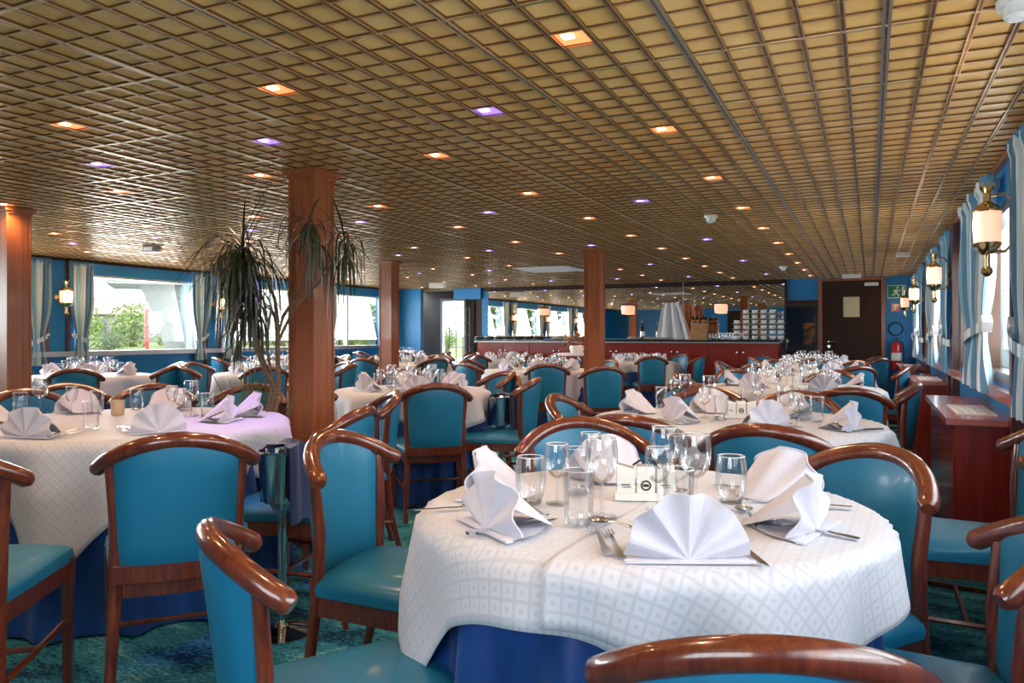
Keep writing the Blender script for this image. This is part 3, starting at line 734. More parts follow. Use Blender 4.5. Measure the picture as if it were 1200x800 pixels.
for (x0, y0, x1, y1, me, nm, lb) in [(137, 499, 150, 511, FORK, 'fork', 'left steel fork before the front napkin of the big left table'), (145, 499, 158, 512, FORK, 'fork', 'right steel fork before the front napkin of the big left table'),
                                     (100, 507, 58, 515, KNIFE, 'knife', 'outer steel knife right of the front left napkin on the big left table'), (92, 505, 62, 512, KNIFE, 'knife', 'inner steel knife right of the front left napkin on the big left table'),
                                     (232, 490, 255, 496, FORK, 'fork', 'steel fork before the pointed napkin of the big left table'), (240, 491, 290, 495, KNIFE, 'knife', 'steel knife under the pointed napkin of the big left table'),
                                     (165, 473, 195, 471, KNIFE, 'knife', 'steel knife near the round mauve napkin of the big left table')]:
    cut(me, nm, x0, y0, x1, y1, lb)
# other tables
auto_table((-3.09, 4.86, .55), 'middle table just right of the tall column', 6, -52, seed=31, gls=(0, 1, 2), square=.72)
auto_table((-3.50, 8.25, .62), 'middle table by the slim column', 6, -65, seed=32, gls=(0, 1, 2), skip=(1,))
chair(-2.28, 7.02, 125, 'blue dining chair seen from behind at the foot of the slim column')
chair(-2.64, 5.72, 205, 'small pale blue chair in profile beside the second ice bucket')
auto_table((-3.20, 11.45, .55), 'last middle table against the buffet counter', 6, 0, seed=33, gls=(2,))
auto_table((-7.10, 5.20, .56), 'grey-cloth table under the left river window', 6, -40, seed=34, gls=(0, 1, 2), rot=.9)
auto_table((-5.80, 6.35, .56), 'table left of the dracaena with lilac napkins', 6, -50, seed=35, gls=(0, 1, 2))
auto_table((-7.60, 8.60, .56), 'window table seen through the dracaena stems', 6, 0, seed=36, gls=(0, 2))
auto_table((-5.90, 9.15, .58), 'table between the tall and the narrow column', 6, 30, seed=37, gls=(0, 1, 2))
auto_table((-7.55, 11.6, .52), 'far left table under the last window', 6, 0, seed=38, gls=(0, 2), cad=False)
auto_table((-5.50, 11.4, .55), 'far table before the left end of the buffet', 6, 30, seed=39, gls=(2,), cad=False)

# ------------------------------------------------------------------ ice bucket stands
def bucket(x, y, label, seed):
    b = empty('ice_bucket_stand', (x, y, 0), label=label, category='ice bucket stand')
    obj('base', MB().lathe([(.001, 0), (.125, 0), (.128, .008), (.10, .016), (.03, .03), (.014, .05), (.001, .05)], 28), chrome, b)
    obj('pole', MB().lathe([(.013, .04), (.013, .50), (.001, .50)], 12), chrome, b)
    obj('pole', MB().tube([(.022, 0, .04), (.022, 0, .5)], .006, 8), chrome, b)
    obj('collar', MB().lathe([(.001, .48), (.03, .48), (.045, .505), (.03, .52), (.001, .52)], 16), chrome, b)
    obj('bucket', MB().lathe([(.001, .51), (.062, .51), (.070, .52), (.088, .70), (.093, .705), (.093, .712), (.084, .712), (.068, .525), (.001, .52)], 24), chrome, b)
    rn = random.Random(seed); m = MB()
    for j, (a0, L, zt) in enumerate(((.2, .30, .735), (2.2, .22, .73))):
        def cf(u, v, a0=a0, L=L, zt=zt):
            a = a0+(u-.5)*1.5; r = .097+.012*math.sin(u*14+j)+.02*v
            if v < .25: return Vector((math.cos(a)*r*(.35+2.6*v), math.sin(a)*r*(.35+2.6*v), zt-.02*v))
            return Vector((math.cos(a)*(r+.006), math.sin(a)*(r+.006), zt-.005-(v-.25)*L*1.3+.02*math.sin(u*5)))
        m.grid(cf, 18, 12)
    n = obj('blue_napkin', m, navyn, loc=(x, y, 0), label='navy cloth draped over the '+label.split(',')[0], category='napkin')
p = (-2.08, 2.33)
bucket(-2.08, 2.33, 'chrome ice bucket stand between the two foreground tables, left of the tall column', 3)
bucket(-2.42, 5.0, 'chrome ice bucket stand beside the middle table chairs', 4)

# ------------------------------------------------------------------ wall cabinets on the right
grm = mat('grille_white', (.75, .74, .70), .5)
for k_, (y0, y1, lb) in enumerate([(4.26, 5.85, 'red wood wall cabinet with vent grille nearest the camera'), (7.5, 9.1, 'second red wood wall cabinet under the right windows'), (10.7, 12.2, 'farthest red wood wall cabinet near the fire extinguisher')]):
    cb = empty('wall_cabinet', (0, y0, 0), label=lb, category='cabinet'); L = y1-y0
    obj('cabinet_body', MB().box(.375, XR-.001, .03, L-.02, 0, .725), redwood, cb, smooth=False)
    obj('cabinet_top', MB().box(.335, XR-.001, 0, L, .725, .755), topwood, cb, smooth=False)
    obj('side_panel', MB().box(.367, .375, .06, L-.05, .06, .70), redwood, cb, smooth=False)
    g = MB().box(.40, .575, .22, .24, .755, .761).box(.40, .575, .78, .80, .755, .761).box(.40, .41, .24, .78, .755, .761).box(.565, .575, .24, .78, .755, .761)
    gr = obj('vent_grille', g, grm, cb, smooth=False)
    obj('grille_slot', MB().box(.41, .565, .24, .78, .7551, .757), black, gr, smooth=False)
    me = MB().box(.41, .565, -.007, .007, .755, .760).mesh('grille_slat', grm, False)
    for q in range(14): link('grille_slat', me, gr, (0, .265+.038*q, 0))
    me = MB().box(-.003, .003, .24, .78, .755, .7605).mesh('grille_slat', grm, False)
    for q in range(3): link('grille_slat', me, gr, (.45+.04*q, 0, 0))
# low wall panels between
# ------------------------------------------------------------------ curtains
def curtain(x, yc, hw, zt, zb, ztie, nx, label, side=0, pinch=.45, amp=.022, shift=0):
    """hangs at x facing nx (+1 into the room from left wall, -1 from right)"""
    b = MB(); n = 72; uvs = []
    def f(u, v):
        z = zt+(zb-zt)*v
        tt = (zt-ztie)/(zt-zb)
        wd = 1-(1-pinch)*math.exp(-((v-tt)/.22)**2) if v < tt else 1-(1-pinch)*math.exp(-((v-tt)/.30)**2)*1.0
        yy = yc+shift*math.exp(-((v-tt)/.3)**2)+(u-.5)*2*hw*wd
        ruf = amp*(1.1-.5*math.exp(-((v-tt)/.12)**2))
        if v < .05: ruf *= 1.5
        xx = x+nx*(.05+ruf*math.sin(u*2*PI*8+1.2*math.sin(3*v))+.010*math.sin(u*2*PI*3))
        return Vector((xx, yy, z))
    N2 = 30
    b.grid(f, n, N2)
    me = b.mesh('fabric', curt); ul = me.uv_layers.new(name='UVMap')
    for lp_ in me.loops:
        vi = lp_.vertex_index; ul.data[lp_.index].uv = ((vi % (n+1))/n*(hw*1.9), (vi//(n+1))/N2)
    c = empty('curtain', (0, 0, 0), label=label, category='curtain')
    link('fabric', me, c)
    # tie back
    b = MB(); m_ = 30
    w_ = hw*pinch+.03
    def tf(u, v):
        a = PI*u
        return Vector((x+nx*(.04+.065*math.sin(a)), yc+shift+math.cos(a)*w_*1.05, ztie+(v-.5)*.055+.05*math.cos(a)*(1 if side > 0 else -1)))
    b.grid(tf, m_, 2); me = b.mesh('tie_band', curt); ul = me.uv_layers.new(name='UVMap')
    for lp_ in me.loops: ul.data[lp_.index].uv = ((lp_.vertex_index % (m_+1))/m_*.75, 0)
    link('tie_band', me, c)
    s = 1 if side > 0 else -1
    obj('tie_knot', MB().cbox((x+nx*.06, yc+shift+s*w_*1.1, ztie+.06), ((.05, .07, .07) if nx < 0 else (.02, .03, .03)), Matrix.Rotation(R(35), 3, 'X')), linen, c, smooth=False)
    # gathered heading
    b = MB()
    for i_ in range(10):
        yy = yc-hw+(i_+.5)*hw*.2; b.tube([(x+nx*.05, yy, zt-.03), (x+nx*.085, yy+.008, zt), (x+nx*.05, yy, zt+.02)], .012, 6)
    obj('heading_pleats', b, curt, c)
RL = ['beside the nearest right-hand lamp, cut by the frame', 'large striped curtain left of the nearest right-hand lamp', 'striped curtain behind the second right-hand lamp', 'striped curtain past the second right-hand lamp', 'striped curtain by the third right-hand lamp', 'farthest striped curtain of the right wall']
curtain(XR, 3.86, .20, 2.0, .80, 1.13, -1, 'striped curtain '+RL[0], 1, .6)
curtain(XR, 5.45, .72, 2.0, .84, 1.16, -1, RL[1]+', tied with a band', -1, .62, amp=.035)
curtain(XR, 7.50, .36, 2.0, .84, 1.14, -1, RL[2], 1, .6)
curtain(XR, 9.1, .70, 2.0, .84, 1.14, -1, RL[3], -1, .6, amp=.03)
curtain(XR, 10.9, .36, 2.0, .84, 1.14, -1, RL[4], 1, .6)
curtain(XR, 12.4, .55, 2.0, .84, 1.14, -1, RL[5], -1, .6)
for i_, p in enumerate(lp):
    for s in (-1, 1):
        if i_ == 5 and s == 1: continue
        curtain(XL, p+s*.27, .16, CEIL-.05, .80, 1.10, 1, 'striped curtain %s the wall lamp on %s pillar of the left wall' % ('right of' if s > 0 else 'left of', ['the hidden first', 'the hidden second', 'the first visible', 'the second visible', 'the third visible', 'the last'][i_]), -s, .5, amp=.018)

# ------------------------------------------------------------------ wall lamps
def sconce(label):
    s = empty('wall_lamp', category='lamp', label=label)      # local: wall at y=0 plane, lamp hangs at +y
    D = .15
    obj('wall_plate', MB().lathe([(.001, 0), (.035, 0), (.035, .008), (.015, .02), (.001, .02)], 18, M=Matrix.Translation((0, 0, 0)) @ Matrix.Rotation(R(-90), 4, 'X')), brass, s)
    obj('arm', MB().tube([(0, .01, 0), (0, .05, -.02), (0, .055, -.06), (0, .08, -.085), (0, D-.02, -.088)], .006, 8, up=Vector((1, 0, 0))).tube([(0, .01, 0), (0, .045, .04), (0, .05, .09), (0, .085, .125), (0, D-.01, .12)], .0055, 8, up=Vector((1, 0, 0))), brass, s)
    obj('shade', MB().lathe([(.052, -.055), (.056, .0), (.054, .06), (.050, .06), (.052, .0), (.048, -.055)], 24, c=(0, D, 0)), shade, s)
    obj('gallery', MB().lathe([(.001, -.098), (.024, -.095), (.044, -.078), (.056, -.062), (.058, -.054), (.05, -.052), (.001, -.06)], 20, c=(0, D, 0)), brass, s)
    obj('cap', MB().lathe([(.058, .058), (.060, .064), (.044, .082), (.024, .094), (.015, .10), (.015, .13), (.022, .137), (.030, .150), (.018, .149), (.001, .145)], 20, c=(0, D, 0)), brass, s)
    obj('finial', MB().lathe([(.001, -.178), (.012, -.175), (.024, -.162), (.022, -.148), (.013, -.14), (.013, -.098), (.001, -.09)], 16, c=(0, D, 0)), brass, s)
    for i_ in range(6):
        a = i_*PI/3; obj('crown_point', MB().cbox((.027*math.cos(a), D+.027*math.sin(a), .158), (.008, .008, .016)), brass, s, smooth=False)
    return reg(s)
sc0 = sconce('')
for ch_ in sc0.children: ch_.scale = (1.35, 1.0, 1.22)
sc0.scale = (1, 1, 1)
def put_sconce(x, y, z, rz, label, pw=3.0):
    use(sc0, (x, y, z), rz, label)
    a = rz+PI/2
    l = bpy.data.lights.new('lamp_glow', 'POINT'); l.energy = pw; l.color = (1, .68, .42); l.shadow_soft_size = .06
    o = link('lamp_glow', l, None, (x+.15*math.cos(a), y+.15*math.sin(a), z+.02))
    o.location.x += .085*math.cos(a); o.location.y += .085*math.sin(a)
for i_, yy in enumerate((4.02, 7.15, 10.3, 12.95)):
    put_sconce(XR-.015, yy, 1.635, R(90), 'brass wall lamp with pink glass shade, %s of the right wall' % ['nearest and largest', 'second', 'third', 'farthest'][i_], 1.2)
for i_, p in enumerate(lp[:5]):
    put_sconce(XL+.01, p, 1.60, R(-90), 'brass wall lamp on the %s pillar of the left wall' % ['hidden first', 'hidden second', 'first visible blue', 'second visible blue', 'third visible blue', 'last blue'][i_], 4)

# ------------------------------------------------------------------ ceiling lights
warm = mat('orange_lamp_glow', (.9, .4, .2), .4, emit=(1, .25, .07), es=1.5)
warmb = mat('lamp_bulb', (1, .8, .6), .4, emit=(1, .55, .32), es=5)
purp = mat('purple_lamp_glow', (.4, .2, .9), .4, emit=(.28, .14, 1), es=1.8)
purpb = mat('purple_bulb', (.6, .5, 1), .4, emit=(.5, .4, 1), es=5)
def cl(mg, mb_, nm):
    c = empty(nm, category='ceiling light'); h = PCH/2-.010
    obj('reflector', MB().box(-h, h, -h, h, .004, .0085), mg, c, smooth=False)
    obj('bulb', MB().box(-h*.55, h*.15, -h*.9, -h*.2, -.002, .004), mb_, c, smooth=False)
    return reg(c)
cw, cp = cl(warm, warmb, 'ceiling_light'), cl(purp, purpb, 'ceiling_light')
for i_ in range(7):
    for j_ in range(11):
        x, y = -.83-1.165*i_, 1.065+1.165*j_
        if y > 13.2 or (i_ == 3 and j_ == 9): continue
        use(cw, (x, y, CEIL), 0, 'orange ceiling light, %s row from the camera, %s line from the right windows' % (NTH[j_], NTH[i_]), 'orange ceiling lights')
        if j_ < 9 and i_ < 6:
            l = bpy.data.lights.new('spot_glow', 'SPOT'); l.energy = 24; l.color = (1, .62, .36); l.spot_size = R(150); l.spot_blend = 1; l.shadow_soft_size = .05
            link('spot_glow', l, None, (x, y, CEIL-.02))
for i_ in range(6):
    for j_ in range(5):
        x, y = -1.4125-1.165*i_, 2.81+2.33*j_
        use(cp, (x, y, CEIL), 0, 'purple ceiling light, %s row from the camera, %s line from the right windows' % (NTH[j_], NTH[i_]), 'purple ceiling lights')
        l = bpy.data.lights.new('spot_glow', 'SPOT'); l.energy = 10 if not (i_ == 1 and j_ == 0) else 60; l.color = (.42, .25, 1); l.spot_size = R(60); l.spot_blend = .8; l.shadow_soft_size = .04
        link('spot_glow', l, None, (x, y, CEIL-.02))
# smoke detectors, vents
def detector(px, py, lb):
    k_ = (CEIL-.01-EYE); d = k_*FOC/(392-py); u = (px-600)/FOC
    c = empty('smoke_detector', (d*(-SIN+u*COS), d*(COS+u*SIN), CEIL), label=lb, category='smoke detector')
    obj('base', MB().lathe([(.001, -.02), (.05, -.02), (.052, -.001), (.001, -.001)], 18), whitep, c); obj('sensor', MB().lathe([(.001, -.055), (.022, -.055), (.034, -.045), (.034, -.02), (.001, -.02)], 16), whitep, c)
detector(833, 254, 'white smoke detector nearest, above the second right-hand table'); detector(918, 313, 'white smoke detector far, before the blue wall by the door'); detector(1192, 4, 'pale ceiling sensor in the top right corner')
def cbox_c(px, py, w_, d_, h, lb, nm, m=whitep):
    k_ = (CEIL-.01-EYE); d = k_*FOC/(392-py); u = (px-600)/FOC
    c = empty(nm, (d*(-SIN+u*COS), d*(COS+u*SIN), CEIL), label=lb, category='ceiling fitting')
    obj('housing', MB().box(-w_/2, w_/2, -d_/2, d_/2, -h, -.001), m, c, smooth=False); obj('face_plate', MB().box(-w_/2+.02, w_/2-.02, -d_/2-.004, -d_/2, -h+.01, -.012), grm, c, smooth=False)
cbox_c(1058, 297, .14, .10, .045, 'small white box on the ceiling above the right row', 'ceiling_box')
cbox_c(179, 290, .16, .12, .06, 'grey box on the ceiling before the left window', 'ceiling_box', mat('grey_plastic', (.25, .25, .25), .5))
cbox_c(998, 322, .26, .08, .06, 'white emergency light above the dark door', 'emergency_light')
cbox_c(513, 332, .30, .10, .09, 'white emergency light above the alcove opening', 'emergency_light')
k_ = CEIL-EYE; d = k_*FOC/(392-315); u = 45/FOC
va = empty('air_vent', (d*(-SIN+u*COS), d*(COS+u*SIN), CEIL), label='white louvred air vent in the ceiling before the mirror', category='vent')
obj('vent_frame', MB().box(-.4, .4, -.4, -.36, -.012, 0).box(-.4, .4, .36, .4, -.012, 0).box(-.4, -.36, -.36, .36, -.012, 0).box(.36, .4, -.36, .36, -.012, 0), whitep, va, smooth=False)
me = MB().box(-.36, .36, -.02, .02, -.010, -.003).mesh('vent_slat', whitep, False)
for q in range(9): link('vent_slat', me, va, (0, -.30+.075*q, 0))

# ------------------------------------------------------------------ buffet counter
CY0, CY1, CX0, CX1, CZ = 12.6, 13.32, -6.65, -1.30, 1.075
bf = empty('buffet_counter', (0, CY0, 0), label='long mahogany buffet counter under the wall mirror', category='counter')
obj('counter_body', MB().box(CX0+.05, CX1, .06, .72, .08, CZ-.04), redwood, bf, smooth=False)
obj('counter_top', MB().box(CX0, CX1+.03, 0, .72, CZ-.04, CZ), mat('dark_stone', (.03, .03, .032), .15, coat=.4), bf, smooth=False)
obj('top_edge_strip', MB().box(CX0, CX1+.03, -.008, 0, CZ-.05, CZ-.035), frostw, bf, smooth=False)
obj('plinth', MB().box(CX0+.08, CX1-.03, .10, .70, 0, .08), black, bf, smooth=False)
nx_ = 10; dw = (CX1-CX0-.1)/nx_
for q in range(nx_):
    x0 = CX0+.05+q*dw
    dd = obj('counter_door', MB().box(x0+.008, x0+dw-.008, .045, .06, .12, CZ-.10), redwood, bf, smooth=False)
    hx = x0+dw-.05 if q % 2 == 0 else x0+.05
    obj('door_knob', MB().lathe([(.001, 0), (.012, 0), (.014, .01), (.001, .018)], 10, M=Matrix.Translation((hx, .045, CZ-.20)) @ Matrix.Rotation(R(90), 4, 'X')), chrome, dd)
# cups and saucers
def xpix(px, Y):
    u = (px-600)/FOC; d = Y/(COS+u*SIN); return d*(-SIN+u*COS)
cup = empty('coffee_cup', category='cup', label=''); obj('cup_body', MB().lathe([(.001, .0), (.028, .0), (.047, .030), (.050, .058), (.047, .058), (.044, .032), (.024, .006), (.001, .006)], 14), ceram, cup)
obj('cup_handle', MB().tube([(.046, 0, .05), (.066, 0, .045), (.066, 0, .02), (.042, 0, .018)], .004, 5, up=Vector((0, 1, 0))), ceram, cup); reg(cup)
sau = empty('saucer', category='saucer', label=''); obj('dish', MB().lathe([(.001, 0), (.035, 0), (.078, .014), (.076, .017), (.034, .006), (.001, .006)], 18), ceram, sau); reg(sau)
for q, px in enumerate((863.5, 874, 884.5, 895, 905.5, 915)):
    for s in range(6 if 0 < q < 5 else 4):
        x = xpix(px, 12.85); z = CZ+.001+s*.083; lb = '%s column from left, %s level up' % (NTH[q], NTH[s])
        use(sau, (x, 12.85, z), 0, 'white saucer in the cup pyramid, '+lb, 'saucers of the cup pyramid')
        use(cup, (x, 12.85, z+.007+.001), R(20*q+40), 'white coffee cup in the pyramid, '+lb, 'stacked coffee cups')
for q in range(8):
    for s in range(2):
        x = xpix(829+q*4.0, 12.85+.12*s); use(tumb, (x, 12.85+.12*s, CZ), 0, 'glass beside the cup pyramid, %s from left in the %s rank' % (NTH[q], ['front', 'rear'][s]), 'glasses on the counter')
# draped cloths
def hang(name, x, y, zt, w0, w1, m, lb, ph):
    b = MB()
    b.grid(lambda u, v: Vector(((u-.5)*(w0+(w1-w0)*v**.8)+.05*v, .05*math.sin(u*19+ph)*(.5+v*.6)*(.8+.2*math.sin(v*3)), zt*(1-v))), 48, 16)
    return obj(name, b, m, loc=(x, y, CZ+.004), label=lb, category='cloth')
hang('hanging_cloth', xpix(787, 12.95), 12.92, .62, .24, .62, drape, 'white cloth hanging in folds onto the counter', 0)
hang('hanging_cloth', xpix(806, 13.0), 13.04, .60, .18, .28, salmon, 'salmon cloth hanging beside the white one on the counter', 2)
ln = empty('hanging_line', (xpix(801, 12.95), 12.92, CZ+.6), label='thin cord holding the hanging cloths to the ceiling', category='cord'); obj('cord', MB().tube([(0, 0, 0), (0, 0, CEIL-CZ-.6)], .004, 6), whitep, ln)
# wicker stand with bottles
wk = noise_col(mat('basket_cane', (.5, .25, .1), .6), [(.4, (.35, .14, .05)), (.6, (.6, .34, .14))], (1, 1, 6), 12)
bx = empty('bottle_crate', (xpix(820, 12.9), 12.9, CZ), label='tall cane box carrying small bottles on the counter', category='box')
obj('box_body', MB().box(-.13, .13, -.09, .09, 0, .26), wk, bx, smooth=False); obj('box_rim', MB().box(-.14, .14, -.10, .10, .26, .275), wk, bx, smooth=False)
bot = empty('small_bottle', category='bottle', label=''); bm_ = mat('bottle_dark', (.03, .012, .006), .15, coat=.5); oran = mat('bottle_label', (.6, .2, .05), .5)
obj('bottle_body', MB().lathe([(.001, 0), (.024, 0), (.024, .075), (.010, .10), (.009, .125), (.001, .125)], 12), bm_, bot); obj('bottle_label', MB().lathe([(.0245, .02), (.025, .02), (.025, .06), (.0245, .06)], 12), oran, bot); reg(bot)
for q in range(6): use(bot, (xpix(820, 12.9)-.105+.042*q, 12.88+.05*(q % 2), CZ+.276), 0, 'small dark bottle on the cane box, %s from left' % NTH[q], 'small bottles on the cane box')
wb = empty('wine_bottle', (xpix(754, 12.9), 12.85, CZ), label='tall dark bottle standing on the counter left of the white cloth', category='bottle')
obj('bottle_body', MB().lathe([(.001, 0), (.037, 0), (.038, .19), (.014, .24), (.013, .31), (.001, .31)], 16), bm_, wb); obj('bottle_label', MB().lathe([(.0385, .06), (.039, .06), (.039, .14), (.0385, .14)], 16), ceram, wb)
wb2 = empty('wine_bottle', (xpix(676, 12.9), 12.85, CZ), label='dark bottle standing on the counter left of the slim column', category='bottle')
obj('bottle_body', MB().lathe([(.001, 0), (.037, 0), (.038, .19), (.014, .24), (.013, .31), (.001, .31)], 16), bm_, wb2)
# trays
tr = empty('serving_tray', category='tray', label=''); obj('tray_dish', MB().lathe([(.001, 0), (.07, 0), (.10, .025), (.105, .04), (.098, .04), (.066, .008), (.001, .008)], 18), steel, tr); obj('tray_lid', MB().lathe([(.098, .04), (.09, .055), (.03, .07), (.001, .072)], 18), steel, tr); reg(tr)
for q in range(7): use(tr, (xpix(562+q*11.5, 12.85), 12.85, CZ), 0, 'covered steel dish at the left of the counter, %s from left' % NTH[q], 'covered dishes on the counter')
plt = empty('white_plate', category='plate', label=''); obj('plate_dish', MB().lathe([(.001, 0), (.08, 0), (.13, .018), (.128, .022), (.078, .006), (.001, .006)], 20), ceram, plt); reg(plt)
for q, px in enumerate((655, 668, 744, 763, 775)):
    for s in range(3): use(plt, (xpix(px, 12.85), 12.85+.0, CZ+.010*s), 0, 'white plate on the counter, %s stack from left, %s in its stack' % (NTH[q], NTH[s]), 'plates on the counter')
# lamps fixed to the mirror
for px, py, s, lb in ((633, 362, .75, 'left lamp on the wall mirror'), (733, 361, 1.0, 'middle lamp on the wall mirror'), (843, 361, 1.0, 'right lamp on the wall mirror')):
    x = xpix(px, 13.22); z = EYE+(392-py)/FOC*13.22
    c = empty('mirror_lamp', (x, 13.28, z), label='pink glass '+lb, category='lamp')
    obj('shade', MB().lathe([(.085*s, -.09*s), (.095*s, 0), (.09*s, .06*s), (.083*s, .06*s), (.088*s, 0), (.078*s, -.09*s)], 20), shade, c)
    obj('cap', MB().lathe([(.13*s, .06*s), (.12*s, .075*s), (.03, .10*s), (.001, .10*s)], 18), brass, c)
    obj('bracket', MB().tube([(0, 0, .08*s), (0, .05, .10*s), (0, .115, .09*s)], .01, 6, up=Vector((1, 0, 0))), brass, c)
# flowers (golden arrangement) left of slim column
fl = empty('golden_bouquet', (xpix(676, 9.4), 9.4, .92), label='golden orange flower arrangement left of the slim column', category='flowers')
fm = noise_col(mat('golden_petal', (.6, .25, .04), .6), [(.35, (.22, .07, .015)), (.6, (.62, .27, .06)), (.8, (.8, .5, .2))], (1, 1, 1), 18)
obj('vase', MB().lathe([(.001, 0), (.08, 0), (.10, .06), (.09, .10), (.001, .10)], 16), ceram, fl)
rn = random.Random(5)
for q in range(26):
    a, r, z = rn.uniform(0, 6.28), rn.uniform(.03, .19), rn.uniform(.08, .26); b = MB()
    for e in range(6):
        th = e*PI/3+q; M_ = Matrix.Translation((r*math.cos(a), r*math.sin(a), z-.6*r*r)) @ Matrix.Rotation(th, 4, 'Z') @ Matrix.Rotation(rn.uniform(-.9, .2), 4, 'Y')
        b.add([M_ @ Vector(v) for v in ((0, 0, 0), (.03, -.018, .012), (.06, 0, .01), (.03, .018, .012), (.03, 0, .02))], [(0, 1, 4), (1, 2, 4), (2, 3, 4), (3, 0, 4)])
    obj('blossom', b, fm, fl)
sidet = empty('serving_table', (xpix(676, 9.4), 9.4, 0), label='small white serving table under the golden bouquet', category='table')
obj('tabletop', MB().lathe([(.001, .89), (.25, .89), (.25, .919), (.001, .919)], 24), linen, sidet)
for s in (-1, 1):
    for t_ in (-1, 1): obj('leg', MB().tube([(s*.14, t_*.14, 0), (s*.12, t_*.12, .89)], .014, 6), wood, sidet)

# ------------------------------------------------------------------ safety signs & extinguisher by the door
ex = empty('exit_sign', (.375, YF-.012, 1.83), label='green and white running man exit sign on the blue wall', category='sign')
obj('sign_plate', MB().box(-.13, .13, 0, .01, -.10, .10), whitep, ex, smooth=False)
obj('sign_ground', MB().box(-.12, .12, -.003, 0, -.09, .09), green, ex, smooth=False)
b = MB(); T_ = lambda pts, r=.010: b.tube([(x, -.006, z) for x, z in pts], r, 6, up=Vector((0, 1, 0)))
T_([(.0, .03), (-.01, -.01)], .016); T_([(-.01, -.01), (.02, -.04), (.03, -.08)]); T_([(-.01, -.01), (-.03, -.045), (-.07, -.05)]); T_([(.0, .03), (.035, .01), (.05, .03)], .008); T_([(.0, .03), (-.035, .02), (-.04, -.01)], .008); b.cbox((.012, -.006, .062), (.026, .006, .026)); b.box(.075, .105, -.006, -.002, -.08, .08)
obj('running_man', b, whitep, ex)
rs = empty('fire_sign', (.36, YF-.012, 1.58), label='small red fire equipment sign above the extinguisher', category='sign')
obj('sign_plate', MB().box(-.06, .06, 0, .01, -.06, .06), redm, rs, smooth=False); obj('symbol', MB().box(-.02, .01, -.003, 0, -.04, .02).box(-.02, .03, -.003, 0, .02, .035), whitep, rs, smooth=False)
hr = empty('cable_ring', (.36, YF-.02, 1.25), label='black coiled cable ring hanging on the blue wall', category='cable')
obj('ring', MB().tube([(.10*math.cos(a), 0, .10*math.sin(a)) for a in [2*PI*i/20 for i in range(20)]], .009, 6, closed=True, up=Vector((0, 1, 0))), black, hr)
fe = empty('fire_extinguisher', (.37, YF-.13, .62), label='red fire extinguisher on the blue wall beside the dark door', category='fire extinguisher')
obj('cylinder', MB().lathe([(.001, 0), (.072, 0), (.078, .02), (.078, .36), (.055, .41), (.022, .43), (.001, .43)], 20), redm, fe); obj('valve', MB().cbox((0, 0, .46), (.04, .03, .06)).cbox((.04, 0, .49), (.10, .02, .012)), black, fe, smooth=False)
obj('hose', MB().tube([(.03, 0, .45), (.09, 0, .42), (.10, 0, .25), (.085, -.02, .12)], .009, 6, up=Vector((0, 1, 0))), black, fe); obj('label_band', MB().lathe([(.0785, .14), (.079, .14), (.079, .26), (.0785, .26)], 20), ceram, fe)
obj('wall_bracket', MB().box(-.03, .03, .07, .125, .1, .3), black, fe, smooth=False)
# dish rack seen through the alcove
rk = empty('wire_rack', (-7.78, 14.08, 0), label='white wire rack with bottles inside the alcove', category='rack')
for x_ in (-.16, .16):
    for y_ in (-.15, .15): obj('upright', MB().tube([(x_, y_, 0), (x_, y_, 1.75)], .012, 6), whitep, rk)
for z_ in (.6, .9, 1.15, 1.4, 1.7): obj('shelf', MB().box(-.16, .16, -.15, .15, z_, z_+.012), whitep, rk, smooth=False)

# ------------------------------------------------------------------ dracaena
dr = empty('dracaena', (-2.98, 3.10, 0), label='tall dracaena with drooping crowns beside the tall column', category='plant')
obj('planter', MB().lathe([(.001, 0), (.15, 0), (.19, .30), (.20, .32), (.18, .32), (.16, .26), (.001, .26)], 24), mat('planter_brown', (.08, .04, .02), .5), dr)
def pw(px, py, d):      # world point on a pixel ray at view depth d, local to plant
    u = (px-600)/FOC; return Vector((d*(-SIN+u*COS)+2.98, d*(COS+u*SIN)-3.10, EYE+(392-py)/FOC*d))
crowns = []
def cane(pts, r0, r1):
    n = len(pts); obj('cane', MB().tube(pts, [.62*(r0+(r1-r0)*i/(n-1)) for i in range(n)], 8), bark, dr)
d0 = 4.05
cane([Vector((-.02, 0, .28)), pw(322, 455, d0), pw(306, 420, d0), pw(296, 385, d0), pw(290, 340, d0), pw(286, 300, d0)], .034, .018)
cane([Vector((.03, .02, .28)), pw(327, 455, d0), pw(325, 410, d0), pw(325, 375, d0), pw(322, 350, d0), pw(312, 325, d0)], .024, .012)
cane([pw(325, 395, d0), pw(332, 370, d0), pw(352, 340, 4.0), pw(362, 300, 3.95), pw(364, 262, 3.95)], .016, .010)
cane([pw(326, 400, d0), pw(345, 360, 4.1), pw(385, 320, 4.15), pw(402, 280, 4.15)], .014, .010)
cane([pw(318, 440, d0), pw(312, 400, 4.0), pw(318, 360, 3.95)], .014, .010)
